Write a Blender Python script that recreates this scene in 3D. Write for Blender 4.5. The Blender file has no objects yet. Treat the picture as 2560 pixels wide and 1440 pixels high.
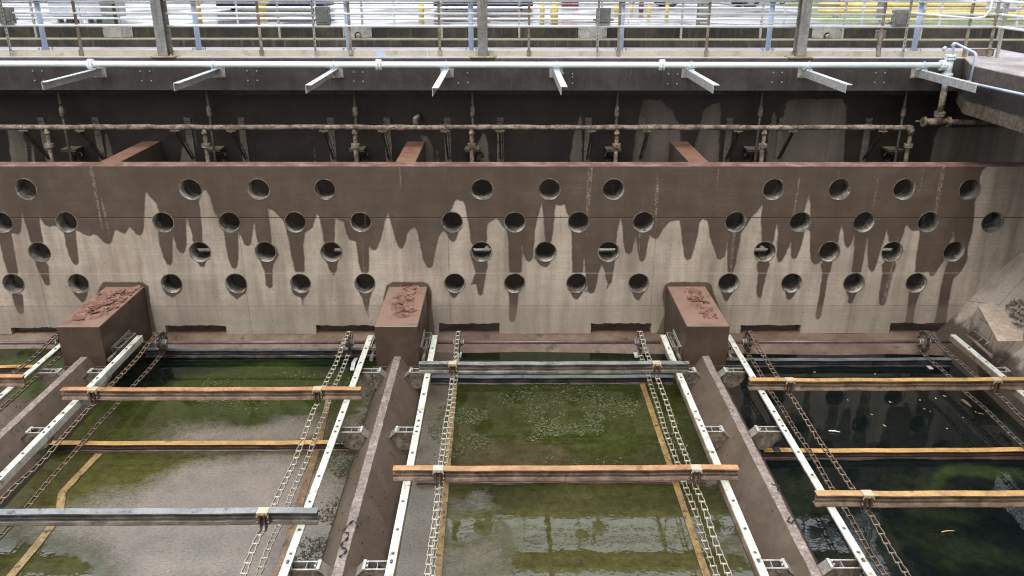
import bpy, bmesh, math, random
import numpy as np
from mathutils import Vector, Matrix
from mathutils.geometry import delaunay_2d_cdt
random.seed(7); rng = np.random.default_rng(7)
S = bpy.context.scene; COL = S.collection; PI = math.pi
# ---------------------------------------------------------------- camera
F, TH, YW, RO, H = 2060.4, .374, .0069, .0018, 7.73
CAM = Vector((0, 0, H))
def ray(u, v):
    du, dv = u-1280, v-720
    a = du*math.cos(RO)+dv*math.sin(RO); b = -du*math.sin(RO)+dv*math.cos(RO)
    x = a/F; y = math.cos(TH)-b/F*math.sin(TH); z = -math.sin(TH)-b/F*math.cos(TH)
    c, s = math.cos(YW), math.sin(YW)
    return Vector((x*c+y*s, -x*s+y*c, z))
def atY(u, v, y): return CAM+ray(u, v)*(y/ray(u, v).y)
def atZ(u, v, z): return CAM+ray(u, v)*((z-H)/ray(u, v).z)
fw = ray(1280, 720).normalized(); rt = (ray(1281, 720)-ray(1280, 720)).normalized(); up = rt.cross(fw)
cd = bpy.data.cameras.new('camera'); cam = bpy.data.objects.new('camera', cd); COL.objects.link(cam)
cam.matrix_world = Matrix(((rt.x, up.x, -fw.x, 0), (rt.y, up.y, -fw.y, 0), (rt.z, up.z, -fw.z, H), (0, 0, 0, 1)))
cd.sensor_width = 36; cd.lens = 36*F/2560; cd.clip_end = 2000; cd.clip_start = .1
S.camera = cam
S.view_settings.view_transform = 'Standard'; S.view_settings.look = 'None'
S.cycles.use_denoising = True; S.cycles.filter_width = 1.15
S.view_settings.exposure = 0; S.view_settings.gamma = 1
# ---------------------------------------------------------------- light: overcast day
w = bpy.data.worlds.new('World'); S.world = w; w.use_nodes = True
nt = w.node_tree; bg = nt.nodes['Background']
sk = nt.nodes.new('ShaderNodeTexSky'); sk.sky_type = 'NISHITA'; sk.sun_disc = False
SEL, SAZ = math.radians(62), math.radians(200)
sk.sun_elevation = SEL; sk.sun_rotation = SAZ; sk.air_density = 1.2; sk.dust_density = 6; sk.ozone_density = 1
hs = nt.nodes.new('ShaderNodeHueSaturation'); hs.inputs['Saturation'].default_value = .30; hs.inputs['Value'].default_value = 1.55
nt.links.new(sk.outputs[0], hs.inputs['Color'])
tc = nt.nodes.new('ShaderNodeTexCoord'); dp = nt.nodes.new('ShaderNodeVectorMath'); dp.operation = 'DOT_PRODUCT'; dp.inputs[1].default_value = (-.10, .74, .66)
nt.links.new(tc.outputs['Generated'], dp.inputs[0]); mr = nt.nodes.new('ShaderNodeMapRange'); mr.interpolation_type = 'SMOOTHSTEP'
nt.links.new(dp.outputs['Value'], mr.inputs[0]); mr.inputs[1].default_value = .72; mr.inputs[2].default_value = .97; mr.inputs[3].default_value = .92; mr.inputs[4].default_value = 5.6  # bright sky patch added above the lot, out of frame, to lift water reflections
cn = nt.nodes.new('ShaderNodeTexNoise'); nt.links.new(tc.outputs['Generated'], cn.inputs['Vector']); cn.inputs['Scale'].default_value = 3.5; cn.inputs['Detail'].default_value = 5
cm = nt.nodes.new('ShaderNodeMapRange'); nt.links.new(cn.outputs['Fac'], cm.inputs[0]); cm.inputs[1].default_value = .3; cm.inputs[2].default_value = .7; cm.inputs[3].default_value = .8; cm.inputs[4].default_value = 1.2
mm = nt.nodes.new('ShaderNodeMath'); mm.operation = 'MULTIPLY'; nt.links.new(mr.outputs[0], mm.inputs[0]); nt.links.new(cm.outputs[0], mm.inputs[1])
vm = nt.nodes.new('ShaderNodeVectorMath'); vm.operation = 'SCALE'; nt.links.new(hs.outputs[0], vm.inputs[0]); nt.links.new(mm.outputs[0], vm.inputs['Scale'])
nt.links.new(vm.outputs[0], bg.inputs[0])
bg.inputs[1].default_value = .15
sd = bpy.data.lights.new('sun', 'SUN'); sun = bpy.data.objects.new('sun', sd); COL.objects.link(sun)
sd.energy = .6; sd.angle = math.radians(35); sd.color = (1, .97, .93)
dv = Vector((math.sin(SAZ)*math.cos(SEL), math.cos(SAZ)*math.cos(SEL), math.sin(SEL)))
sun.rotation_euler = dv.to_track_quat('Z', 'Y').to_euler()
# ---------------------------------------------------------------- mesh helpers
class MB:
    def __init__(s): s.v = []; s.f = []; s.mi = []; s.sm = []
    def add(s, vs, fs, mi=0, sm=False):
        o = len(s.v); s.v += [tuple(p) for p in vs]
        for f in fs: s.f.append([o+i for i in f]); s.mi.append(mi); s.sm.append(sm)
        return s
    def box(s, x0, x1, y0, y1, z0, z1, mi=0, mtx=None):
        vs = [Vector(p) for p in ((x0,y0,z0),(x1,y0,z0),(x1,y1,z0),(x0,y1,z0),(x0,y0,z1),(x1,y0,z1),(x1,y1,z1),(x0,y1,z1))]
        if mtx: vs = [mtx@p for p in vs]
        return s.add(vs, [(0,3,2,1),(4,5,6,7),(0,1,5,4),(1,2,6,5),(2,3,7,6),(3,0,4,7)], mi)
    def tube(s, pts, r, n=10, mi=0, cap=True, sm=True):
        pts = [Vector(p) for p in pts]; rs = r if isinstance(r, (list, tuple)) else [r]*len(pts)
        o = len(s.v); prev = None
        for i, p in enumerate(pts):
            t = ((pts[i+1]-p).normalized() if i < len(pts)-1 else Vector()) + ((p-pts[i-1]).normalized() if i else Vector())
            t.normalize()
            if prev is None: a = t.orthogonal().normalized()
            else: a = (prev-t*prev.dot(t)).normalized()
            prev = a; b = t.cross(a)
            k = 1.0
            if 0 < i < len(pts)-1:
                c = (pts[i+1]-p).normalized().dot((p-pts[i-1]).normalized()); k = 1/max(.5, math.sqrt((1+c)/2))
            for j in range(n):
                an = 2*PI*j/n; s.v.append(tuple(p+(a*math.cos(an)+b*math.sin(an))*rs[i]*(k if len(pts) < 6 else 1)))
        for i in range(len(pts)-1):
            for j in range(n):
                q = (j+1) % n
                s.f.append([o+i*n+j, o+i*n+q, o+(i+1)*n+q, o+(i+1)*n+j]); s.mi.append(mi); s.sm.append(sm)
        if cap:
            s.f.append([o+j for j in range(n)][::-1]); s.mi.append(mi); s.sm.append(False)
            e = o+(len(pts)-1)*n; s.f.append([e+j for j in range(n)]); s.mi.append(mi); s.sm.append(False)
        return s
    def prism(s, poly, axis, a0, a1, mi=0):
        """poly: 2D points; axis 'x': poly in (y,z); 'y': poly in (x,z); 'z': poly in (x,y)"""
        def P(p, a): return (a, p[0], p[1]) if axis == 'x' else (p[0], a, p[1]) if axis == 'y' else (p[0], p[1], a)
        n = len(poly); vs = [P(p, a0) for p in poly]+[P(p, a1) for p in poly]
        fs = [list(range(n)), list(range(2*n-1, n-1, -1))]+[[i, n+i, n+(i+1) % n, (i+1) % n] for i in range(n)]
        return s.add(vs, fs, mi)
    def build(s, name, mats, parent=None, bevel=0, **tags):
        me = bpy.data.meshes.new(name); me.from_pydata([tuple(p) for p in s.v], [], s.f); me.validate()
        if len(me.polygons) == len(s.mi):
            me.polygons.foreach_set('material_index', s.mi); me.polygons.foreach_set('use_smooth', s.sm)
        for m in (mats if isinstance(mats, (list, tuple)) else [mats]): me.materials.append(m)
        bm = bmesh.new(); bm.from_mesh(me); bmesh.ops.recalc_face_normals(bm, faces=bm.faces)
        if bevel:
            es = [e for e in bm.edges if len(e.link_faces) == 2 and e.calc_face_angle(0) > .6]
            bmesh.ops.bevel(bm, geom=es, offset=bevel, segments=1, affect='EDGES')
        bm.to_mesh(me); bm.free()
        o = bpy.data.objects.new(name, me); COL.objects.link(o)
        if parent: o.parent = parent; o.matrix_parent_inverse = parent.matrix_world.inverted() if False else Matrix()
        tag(o, **tags); return o
def tag(o, label=None, cat=None, group=None, kind=None):
    if label: o['label'] = label
    if cat: o['category'] = cat
    if group: o['group'] = group
    if kind: o['kind'] = kind
def thing(name, label, cat, group=None, loc=(0, 0, 0)):
    o = bpy.data.objects.new(name, None); COL.objects.link(o); o.location = loc; o.empty_display_size = .1
    tag(o, label, cat, group); return o
def copy_tree(o, parent=None):
    c = o.copy(); COL.objects.link(c)
    if parent: c.parent = parent
    for ch in list(o.children): copy_tree(ch, c)
    return c
def attr(o, name, vals, typ='FLOAT'):
    a = o.data.attributes.new(name, typ, 'POINT')
    a.data.foreach_set('value' if typ == 'FLOAT' else 'color', np.asarray(vals, np.float32).ravel())
# ---------------------------------------------------------------- material helpers
class N:
    def __init__(s, name):
        s.m = bpy.data.materials.new(name); s.m.use_nodes = True; s.t = s.m.node_tree
        s.b = s.t.nodes['Principled BSDF']; s.g = s.t.nodes.new('ShaderNodeNewGeometry'); s.pos = s.g.outputs['Position']
    def n(s, t, **k):
        x = s.t.nodes.new(t)
        for a, b in k.items(): setattr(x, a, b)
        return x
    def lk(s, a, b): s.t.links.new(a, b)
    def put(s, sock, val):
        if hasattr(val, 'links') or isinstance(val, bpy.types.NodeSocket): s.lk(val, sock)
        else:
            if isinstance(val, tuple) and len(val) == 3 and sock.type == 'RGBA': val = (*val, 1)
            sock.default_value = val
    def sc(s, sx, sy, sz):
        x = s.n('ShaderNodeMapping'); s.lk(s.pos, x.inputs[0]); x.inputs['Scale'].default_value = (sx, sy, sz); return x.outputs[0]
    def noise(s, scale, det=4, vec=None, rough=.6):
        x = s.n('ShaderNodeTexNoise'); s.lk(vec or s.pos, x.inputs['Vector']); x.inputs['Scale'].default_value = scale
        x.inputs['Detail'].default_value = det; x.inputs['Roughness'].default_value = rough; return x.outputs['Fac']
    def vor(s, scale, vec=None):
        x = s.n('ShaderNodeTexVoronoi'); s.lk(vec or s.pos, x.inputs['Vector']); x.inputs['Scale'].default_value = scale; return x.outputs['Distance']
    def ramp(s, v, a, b, lo=0., hi=1.):
        x = s.n('ShaderNodeMapRange'); x.interpolation_type = 'SMOOTHSTEP'
        s.lk(v, x.inputs[0]); x.inputs[1].default_value = a; x.inputs[2].default_value = b; x.inputs[3].default_value = lo; x.inputs[4].default_value = hi; return x.outputs[0]
    def mix(s, f, a, b, mode='MIX'):
        x = s.n('ShaderNodeMix', data_type='RGBA', blend_type=mode); s.put(x.inputs[0], f); s.put(x.inputs[6], a); s.put(x.inputs[7], b); return x.outputs[2]
    def math(s, op, a, b=0.):
        x = s.n('ShaderNodeMath', operation=op); s.put(x.inputs[0], a); s.put(x.inputs[1], b); return x.outputs[0]
    def at(s, name, col=False):
        x = s.n('ShaderNodeAttribute', attribute_name=name); return x.outputs['Color'] if col else x.outputs['Fac']
    def xyz(s, i, src=None):
        x = s.n('ShaderNodeSeparateXYZ'); s.lk(src or s.pos, x.inputs[0]); return x.outputs[i]
    def bump(s, h, st=.3, d=.02):
        x = s.n('ShaderNodeBump'); s.put(x.inputs['Height'], h); x.inputs['Strength'].default_value = st; x.inputs['Distance'].default_value = d; s.lk(x.outputs[0], s.b.inputs['Normal'])
    def out(s, col, rough=.6, metal=0., spec=None):
        s.put(s.b.inputs['Base Color'], col); s.put(s.b.inputs['Roughness'], rough); s.put(s.b.inputs['Metallic'], metal)
        if spec is not None: s.put(s.b.inputs['Specular IOR Level'], spec)
        return s.m
def simple(name, c1, c2, scale=6, lo=.4, hi=.65, rough=(.4, .7), metal=0., bump=.15, fine=60, top=None, streak=None, dirt=None, pits=0, spec=None, mottling=.5, wl=0):
    """generic weathered surface: two tones, fine grain, optional vertical streaks, colour of upward faces"""
    s = N(name)
    k = s.noise(scale, 6); f = s.ramp(k, lo, hi)
    c = s.mix(f, c1, c2)
    g = s.noise(fine, 4)
    g2 = s.noise(fine*.36, 5, rough=.7); g3 = s.noise(scale*4.2, 5, rough=.65)
    c = s.mix(1., c, s.mix(g, (1-mottling*.5,)*3, (1+mottling*.5,)*3), 'MULTIPLY')
    c = s.mix(1., c, s.mix(s.ramp(g2, .25, .75), (1-mottling*.45,)*3, (1+mottling*.45,)*3), 'MULTIPLY')
    c = s.mix(1., c, s.mix(s.ramp(g3, .3, .7), (1-mottling*.25,)*3, (1+mottling*.25,)*3), 'MULTIPLY')
    if streak:
        st = s.ramp(s.noise(1., 3, s.sc(14, 14, 1.1)), .52, .72); c = s.mix(s.math('MULTIPLY', st, .75), c, streak)
    if dirt:
        c = s.mix(s.ramp(s.noise(scale*2.3, 5), .55, .68), c, dirt)
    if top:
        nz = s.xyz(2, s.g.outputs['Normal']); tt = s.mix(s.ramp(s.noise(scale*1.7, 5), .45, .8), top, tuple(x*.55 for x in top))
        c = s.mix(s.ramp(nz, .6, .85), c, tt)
    if wl:
        wz = s.math('ADD', s.xyz(2), s.math('MULTIPLY', s.math('SUBTRACT', s.noise(5, 5), .5), .16)); c = s.mix(s.math('MULTIPLY', s.ramp(wz, wl*.3, wl, 1, 0), .75), c, (.018,.020,.011))
    if pits:
        p = s.ramp(s.vor(pits), .0, .16, 1, 0); q = s.ramp(s.noise(5, 2), .48, .62)
        pq = s.math('MULTIPLY', p, q); c = s.mix(s.math('MULTIPLY', pq, .8), c, tuple(x*.25 for x in c1))
    r = s.ramp(s.noise(scale*.8, 3), .3, .7, rough[0], rough[1])
    if bump: s.bump(s.math('ADD', g, s.math('MULTIPLY', k, 1.5)), bump, .01)
    return s.out(c, r, metal, spec)
# ---------------------------------------------------------------- materials
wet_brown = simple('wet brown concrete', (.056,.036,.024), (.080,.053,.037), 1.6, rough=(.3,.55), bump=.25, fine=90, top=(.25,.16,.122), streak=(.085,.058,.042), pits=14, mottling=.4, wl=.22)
ridge_m = simple('ridge concrete', (.118,.087,.065), (.150,.113,.087), 1.3, rough=(.3,.55), bump=.25, fine=70, pits=10, mottling=.35, wl=.14)
ledge_m = simple('ledge concrete', (.12,.076,.056), (.17,.125,.095), 1.2, rough=(.35,.6), bump=.3, fine=80, dirt=(.06,.05,.03), pits=14)
dark_conc = simple('dark stained concrete', (.030,.026,.024), (.060,.050,.042), 1.4, rough=(.4,.7), bump=.3, fine=60, top=(.30,.28,.28), streak=(.10,.08,.06), pits=9)
lotwall_m = simple('mossy dark concrete', (.030,.028,.022), (.065,.058,.042), 1.7, rough=(.6,.9), bump=.3, fine=40, top=(.27,.25,.19), streak=(.11,.10,.07))
deck_m = simple('wet walkway concrete', (.16,.14,.13), (.22,.20,.20), 1., rough=(.12,.45), bump=.1, fine=50, top=(.30,.27,.27))
side_m = simple('eroded concrete', (.045,.036,.030), (.085,.068,.052), 2.2, rough=(.5,.8), bump=.8, fine=26, pits=9, top=(.26,.24,.25), mottling=.8)
bank0_m = simple('rough tan concrete', (.30,.25,.20), (.42,.36,.30), 1.3, rough=(.5,.8), bump=.5, fine=45, dirt=(.11,.085,.068), pits=12, mottling=.8)
tan_m = simple('tan dry concrete', (.48,.38,.30), (.56,.46,.37), 2, rough=(.5,.7), bump=.2, fine=40)
sleeve_m = simple('pale sleeve concrete', (.13,.12,.10), (.40,.37,.33), 4, lo=.42, hi=.6, rough=(.25,.5), bump=.4, fine=60, dirt=(.06,.05,.045))
rim_m = simple('worn hole rim', (.075,.060,.046), (.21,.18,.145), 6, lo=.42, hi=.66, rough=(.4,.7), bump=.5, fine=90)
flake_red = simple('curled red coating', (.16,.078,.055), (.27,.155,.115), 8, rough=(.4,.7), bump=.4, fine=70)
flake_grey = simple('curled grey coating', (.36,.31,.25), (.20,.175,.145), 8, rough=(.5,.8), bump=.4, fine=70)
black_seal = simple('black sealant', (.012,.010,.009), (.03,.025,.022), 12, rough=(.3,.6))
rail_m = simple('pale worn plastic', (.52,.53,.46), (.68,.70,.64), 3, rough=(.3,.5), bump=.1, fine=60, dirt=(.33,.27,.16), streak=None, mottling=.35)
rail_br = simple('brown stained plastic', (.22,.15,.10), (.34,.28,.20), 3, rough=(.4,.6), dirt=(.10,.07,.05))
bolt_m = simple('dark bolt steel', (.10,.10,.09), (.20,.19,.17), 20, rough=(.3,.5), metal=.4)
plate_m = simple('stained bracket steel', (.14,.11,.085), (.25,.21,.165), 7, rough=(.35,.6), metal=.25, dirt=(.04,.03,.025), top=(.42,.40,.34), bump=.3)
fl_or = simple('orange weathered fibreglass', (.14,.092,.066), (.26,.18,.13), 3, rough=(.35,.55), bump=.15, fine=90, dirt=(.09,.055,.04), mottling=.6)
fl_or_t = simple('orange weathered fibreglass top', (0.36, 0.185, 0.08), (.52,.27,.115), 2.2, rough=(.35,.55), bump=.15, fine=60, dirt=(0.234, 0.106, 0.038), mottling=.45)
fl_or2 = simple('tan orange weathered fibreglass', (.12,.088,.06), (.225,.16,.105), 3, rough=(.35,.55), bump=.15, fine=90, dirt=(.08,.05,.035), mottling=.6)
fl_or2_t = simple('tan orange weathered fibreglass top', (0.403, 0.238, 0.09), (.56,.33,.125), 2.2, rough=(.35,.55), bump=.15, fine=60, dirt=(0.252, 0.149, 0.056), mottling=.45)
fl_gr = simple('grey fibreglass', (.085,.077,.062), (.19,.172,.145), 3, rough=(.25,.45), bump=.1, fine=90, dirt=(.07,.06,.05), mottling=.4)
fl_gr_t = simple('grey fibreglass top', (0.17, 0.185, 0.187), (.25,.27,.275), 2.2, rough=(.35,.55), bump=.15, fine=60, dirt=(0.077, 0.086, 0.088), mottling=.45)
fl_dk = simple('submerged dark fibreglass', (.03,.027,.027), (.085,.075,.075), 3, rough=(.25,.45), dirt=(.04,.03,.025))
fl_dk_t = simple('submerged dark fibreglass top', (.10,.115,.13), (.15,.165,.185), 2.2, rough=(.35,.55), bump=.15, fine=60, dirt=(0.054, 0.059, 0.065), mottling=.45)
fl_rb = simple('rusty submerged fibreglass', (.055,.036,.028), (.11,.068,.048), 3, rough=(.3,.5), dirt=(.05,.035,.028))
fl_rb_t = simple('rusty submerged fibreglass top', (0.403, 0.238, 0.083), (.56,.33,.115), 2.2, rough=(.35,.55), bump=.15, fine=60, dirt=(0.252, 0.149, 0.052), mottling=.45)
gold_m = simple('gold stained clip', (.42,.30,.16), (.58,.46,.30), 9, rough=(.3,.5), metal=.2, top=(.60,.50,.34))
arm_m = simple('brown clip arm', (.10,.065,.045), (.17,.115,.08), 9, rough=(.35,.55), metal=.2)
chain_m = simple('worn chain', (.13,.095,.065), (.27,.215,.15), 9, rough=(.3,.5), metal=.15, bump=.2, top=(.42,.37,.28))
barrel_m = simple('polished chain barrel', (.42,.40,.34), (.62,.60,.54), 12, rough=(.25,.4), metal=.15)
spro_m = simple('dark sprocket', (.04,.034,.034), (.09,.075,.065), 6, rough=(.3,.5), metal=.2, dirt=(.16,.11,.07))
shaft_m = simple('coated shaft', (.10,.072,.070), (.15,.11,.105), 2.5, rough=(.25,.4), metal=.1)
galv = simple('galvanised steel', (.50,.51,.50), (.62,.63,.62), 6, rough=(.3,.5), metal=.3, bump=.05)
galv_plate = simple('dull galvanised plate', (.40,.39,.36), (.52,.51,.48), 6, rough=(.4,.6), metal=.2, bump=.05)
white_pipe = simple('pale green white paint', (.76,.85,.85), (.82,.90,.90), 3, rough=(.25,.45), bump=.05, mottling=.15)
blue_paint = simple('pale blue paint', (.42,.52,.68), (.50,.60,.76), 4, rough=(.3,.5), bump=.05, mottling=.2)
scum_pipe = simple('scum coated pipe', (.11,.08,.056), (.30,.245,.185), 7, lo=.35, hi=.6, rough=(.6,.85), bump=.9, fine=50, dirt=(.07,.05,.04), mottling=.9)
scum_dark = simple('scum coated bracket', (.05,.038,.030), (.11,.085,.065), 8, rough=(.6,.85), bump=.6, fine=50, top=(.26,.22,.17))
scum_mid = simple('scum coated plate', (.13,.11,.09), (.19,.16,.13), 6, rough=(.6,.85), bump=.4, dirt=(.05,.035,.03))
rail_pipe = simple('aluminium rail', (.72,.78,.78), (.82,.86,.86), 4, rough=(.25,.45), metal=.1, bump=.04, mottling=.15)
post_m = simple('stained aluminium post', (.20,.16,.10), (.36,.33,.27), 5, rough=(.4,.6), metal=.2, streak=(.12,.08,.05))
post_far = simple('grey rail post', (.34,.34,.31), (.42,.42,.39), 5, rough=(.4,.6), metal=.2)
toe_m = simple('cream toe board', (.47,.44,.33), (.53,.50,.39), 2, rough=(.4,.6), dirt=(.38,.34,.24), bump=.1, mottling=.15)
col_m = simple('grey steel column', (.22,.215,.20), (.30,.30,.29), 3, rough=(.35,.5), metal=.2, streak=(.13,.11,.08))
grout_m = simple('stained grout', (.25,.20,.12), (.34,.30,.21), 8, rough=(.6,.8))
box_m = simple('grey cast box', (.20,.205,.19), (.27,.275,.255), 5, rough=(.35,.55), metal=.15)
boxlid_m = simple('grey box lid', (.14,.145,.14), (.19,.195,.19), 5, rough=(.35,.5), metal=.15)
cable_m = simple('black cable', (.012,.012,.013), (.03,.03,.03), 9, rough=(.4,.6))
black_m = simple('black machine paint', (.012,.012,.015), (.035,.033,.035), 9, rough=(.3,.5))
yellow_m = simple('yellow paint', (.68,.50,.07), (.80,.62,.14), 3, rough=(.35,.5), mottling=.15)
guard_m = simple('faded yellow guard rail', (.60,.46,.14), (.72,.60,.26), 2, rough=(.4,.6), mottling=.2)
strip_m = simple('yellow wear strip', (.25,.155,.06), (.30,.21,.075), 4, rough=(.3,.5), dirt=(.035,.03,.018), mottling=.8)
strip_br = simple('brown wear strip', (.17,.10,.05), (.26,.16,.08), 5, rough=(.3,.5), dirt=(.03,.028,.018), mottling=.8)
navy_m = simple('navy paint', (.015,.022,.06), (.03,.04,.09), 2, rough=(.3,.5), mottling=.2)
carpaint = simple('black car paint', (.012,.012,.014), (.018,.018,.02), 2, rough=(.08,.15), bump=0)
glass_m = simple('dark window glass', (.01,.012,.014), (.015,.018,.02), 2, rough=(.03,.05), bump=0)
tyre_m = simple('tyre rubber', (.02,.02,.02), (.03,.03,.03), 8, rough=(.7,.9))
silver_m = simple('silver wheel', (.4,.4,.42), (.5,.5,.52), 8, rough=(.25,.35), metal=.7)
cab_m = simple('pale cabinet paint', (.50,.53,.60), (.58,.61,.67), 2, rough=(.3,.5), mottling=.15)
red_m = simple('faded red paint', (.35,.04,.06), (.45,.08,.09), 3, rough=(.4,.6))
brownred_m = simple('rust brown pipe', (.16,.06,.04), (.24,.10,.07), 4, rough=(.5,.7))
leafm = simple('tree foliage', (.035,.06,.018), (.08,.11,.03), 1.2, rough=(.5,.8), bump=0)
bark_m = simple('bark', (.08,.06,.045), (.14,.11,.09), 5, rough=(.8,.95))
leaf_y = simple('fallen leaf', (.34,.29,.14), (.45,.40,.24), 6, rough=(.4,.6), bump=0)
twig_m = simple('pale twig', (.45,.34,.14), (.60,.48,.25), 6, rough=(.5,.7))
white_scrap = simple('white plastic scrap', (.6,.66,.68), (.75,.8,.8), 6, rough=(.3,.5))
def wall_material(name, dry1, dry2, wet1, wet2, joints, thr=.012, ns=.035):
    s = N(name); z = s.xyz(2)
    edge = s.math('ADD', s.at('sd'), s.math('MULTIPLY', s.math('SUBTRACT', s.noise(9, 4), .5), ns))
    wf = s.ramp(edge, -thr, thr, 1, 0)
    big = s.ramp(s.noise(.9, 5), .35, .65); fine = s.noise(70, 4)
    brd = s.ramp(s.noise(1., 3, s.sc(.6, 1, 26)), .3, .7)
    dry = s.mix(big, dry1, dry2)
    dry = s.mix(s.ramp(brd, 0, 1, 0, .25), dry, tuple(x*.8 for x in dry1))
    wet = s.mix(s.ramp(s.noise(1.7, 6), .35, .7), wet1, wet2)
    wet = s.mix(s.ramp(brd, 0, 1, 0, .3), wet, tuple(x*.75 for x in wet1))
    c = s.mix(wf, dry, wet)
    # lime streaks
    st = s.ramp(s.noise(1., 2, s.sc(5.5, 1, .22)), .685, .70); st2 = s.ramp(s.noise(30, 3), .42, .62)
    c = s.mix(s.math('MULTIPLY', s.math('MULTIPLY', st, st2), .33), c, (.55, .48, .40))
    dk = s.ramp(s.noise(1., 3, s.sc(9, 1, .45)), .56, .74); c = s.mix(s.math('MULTIPLY', dk, .11), c, tuple(x*.35 for x in dry1))
    # dark soot blotches
    bl = s.ramp(s.noise(2.6, 8, rough=.75), .60, .72); c = s.mix(s.math('MULTIPLY', bl, .3), c, tuple(x*.45 for x in dry1))
    c = s.mix(1., c, s.mix(fine, (.90,)*3, (1.10,)*3), 'MULTIPLY')
    c = s.mix(1., c, s.mix(s.ramp(s.noise(24, 5, rough=.7), .3, .7), (.92,)*3, (1.08,)*3), 'MULTIPLY')
    vs = s.ramp(s.noise(1., 4, s.sc(3.5, 1, .35)), .35, .7); c = s.mix(s.math('MULTIPLY', vs, .42), c, tuple(x*.55 for x in wet2))
    tide = s.math('MULTIPLY', s.ramp(edge, -.05, 0, 0, 1), s.ramp(edge, 0, .02, 1, 0)); c = s.mix(s.math('MULTIPLY', tide, .35), c, tuple(x*.55 for x in wet1))
    # pits: air holes in the casting
    p = s.ramp(s.vor(7.5), .03, .13, 1, 0); p = s.math('MULTIPLY', p, s.ramp(s.noise(2.2, 2), .46, .52))
    p2 = s.ramp(s.vor(20), .02, .24, 1, 0); p2 = s.math('MULTIPLY', p2, s.ramp(s.noise(3.1, 4), .52, .62))
    low = s.ramp(z, .75, .95, 1, 0)
    p3 = s.ramp(s.vor(26), .0, .30, 1, 0); p3 = s.math('MULTIPLY', s.math('MULTIPLY', p3, s.ramp(s.noise(1.3, 4), .40, .62)), low)
    pp = s.math('MAXIMUM', s.math('MAXIMUM', p, p2), p3)
    c = s.mix(s.math('MULTIPLY', pp, .7), c, (.03, .025, .02))
    c = s.mix(s.math('MULTIPLY', low, .35), c, tuple(x*.62 for x in dry1))
    wob = s.math('ADD', z, s.math('MULTIPLY', s.math('SUBTRACT', s.noise(3, 4), .5), .02))
    hh = s.math('MULTIPLY', pp, -1.)
    for (zz, wd, cc, am) in joints:
        d = s.math('ABSOLUTE', s.math('SUBTRACT', wob, zz)); j = s.ramp(d, wd*.4, wd, 1, 0)
        c = s.mix(s.math('MULTIPLY', j, am), c, cc)
        if cc[0] < .1: hh = s.math('SUBTRACT', hh, j)
    # vertical form joints every 4.3 m
    xj = s.math('ABSOLUTE', s.math('SUBTRACT', s.math('FRACT', s.math('DIVIDE', s.math('ADD', s.xyz(0), 12.1), 4.35)), .5))
    jx = s.ramp(xj, .0006, .0022, 1, 0); c = s.mix(s.math('MULTIPLY', jx, .5), c, (.05, .04, .03))
    s.bump(s.math('ADD', hh, s.math('MULTIPLY', fine, .35)), .45, .012)
    rr = s.ramp(wf, 0, 1, .78, .46)
    return s.out(c, rr)
perf_m = wall_material('stained concrete wall', (.36,.303,.24), (.485,.415,.34), (.088,.061,.044), (.125,.090,.066),
                       [(2.84, .016, (.03,.022,.018), .8), (1.61, .02, (.42,.38,.34), .35), (.86, .012, (.12,.10,.08), .5)], .02, .05)
back_m = wall_material('dark wet back wall', (.145,.122,.098), (.20,.17,.138), (.018,.0145,.0135), (.042,.031,.026), [], .02, .12)
red_top = simple('reddish wall top', (.20,.11,.085), (.34,.22,.18), 3, rough=(.3,.5), bump=.3, fine=70, dirt=(.10,.08,.085), mottling=.6)
asph = N('wet asphalt'); _k = asph.ramp(asph.noise(.35, 5), .4, .6); _q = asph.noise(20, 5)
asph_c = asph.mix(asph.ramp(asph.noise(.16, 4), .50, .60), (.29,.275,.30), (.13,.11,.115))
asph_c = asph.mix(1., asph_c, asph.mix(_q, (.85,)*3, (1.15,)*3), 'MULTIPLY')
asph.bump(_q, .1, .01); asph_m = asph.out(asph_c, asph.ramp(asph.noise(.35, 5), .42, .58, .12, .4), 0., .6)
grass_m = simple('wet grass', (.09,.14,.03), (.20,.24,.07), 1.5, rough=(.7,.9), bump=.6, fine=25, dirt=(.22,.17,.08), mottling=1.)
# water: colour and scum cover are point attributes on the sheet
s = N('tank water'); wc = s.at('wcol', True); mc = s.at('mcol', True); mud = s.at('mud')
sv = s.sc(.75, 1.25, 1); sp = s.noise(34, 5, sv, rough=.8); sp2 = s.noise(7, 7, rough=.72); sp3 = s.noise(24, 6, sv, rough=.8); sp0 = s.noise(2.2, 5)
mm_ = s.math('ADD', mud, s.math('ADD', s.math('MULTIPLY', s.math('SUBTRACT', sp2, .5), .9), s.math('MULTIPLY', s.math('SUBTRACT', sp3, .5), 1.2)))
mudn = s.math('MULTIPLY', s.ramp(mm_, .0, 1.0), s.ramp(mud, .02, .35))
w1 = s.mix(1., wc, s.mix(s.ramp(sp2, .3, .7), (.70,)*3, (1.30,)*3), 'MULTIPLY'); w1 = s.mix(1., w1, s.mix(s.ramp(sp3, .3, .7), (.82,)*3, (1.2,)*3), 'MULTIPLY')
m1 = s.mix(1., mc, s.mix(s.ramp(sp3, .32, .68), (.74,)*3, (1.24,)*3), 'MULTIPLY'); m1 = s.mix(1., m1, s.mix(s.ramp(sp0, .3, .7), (.82, .84, .85), (1.14, 1.1, 1.06)), 'MULTIPLY')
wcc = s.mix(mudn, w1, m1)
wcc = s.mix(s.math('MULTIPLY', s.ramp(sp, .62, .70), s.ramp(mudn, 0, 1, .10, .55)), wcc, s.mix(mudn, (.13,.14,.075), (.36,.33,.28)))
wcc = s.mix(s.math('MULTIPLY', s.ramp(s.noise(24, 4, rough=.8), .58, .66), s.ramp(mudn, 0, 1, .15, .5)), wcc, (.035,.033,.022))
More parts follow.
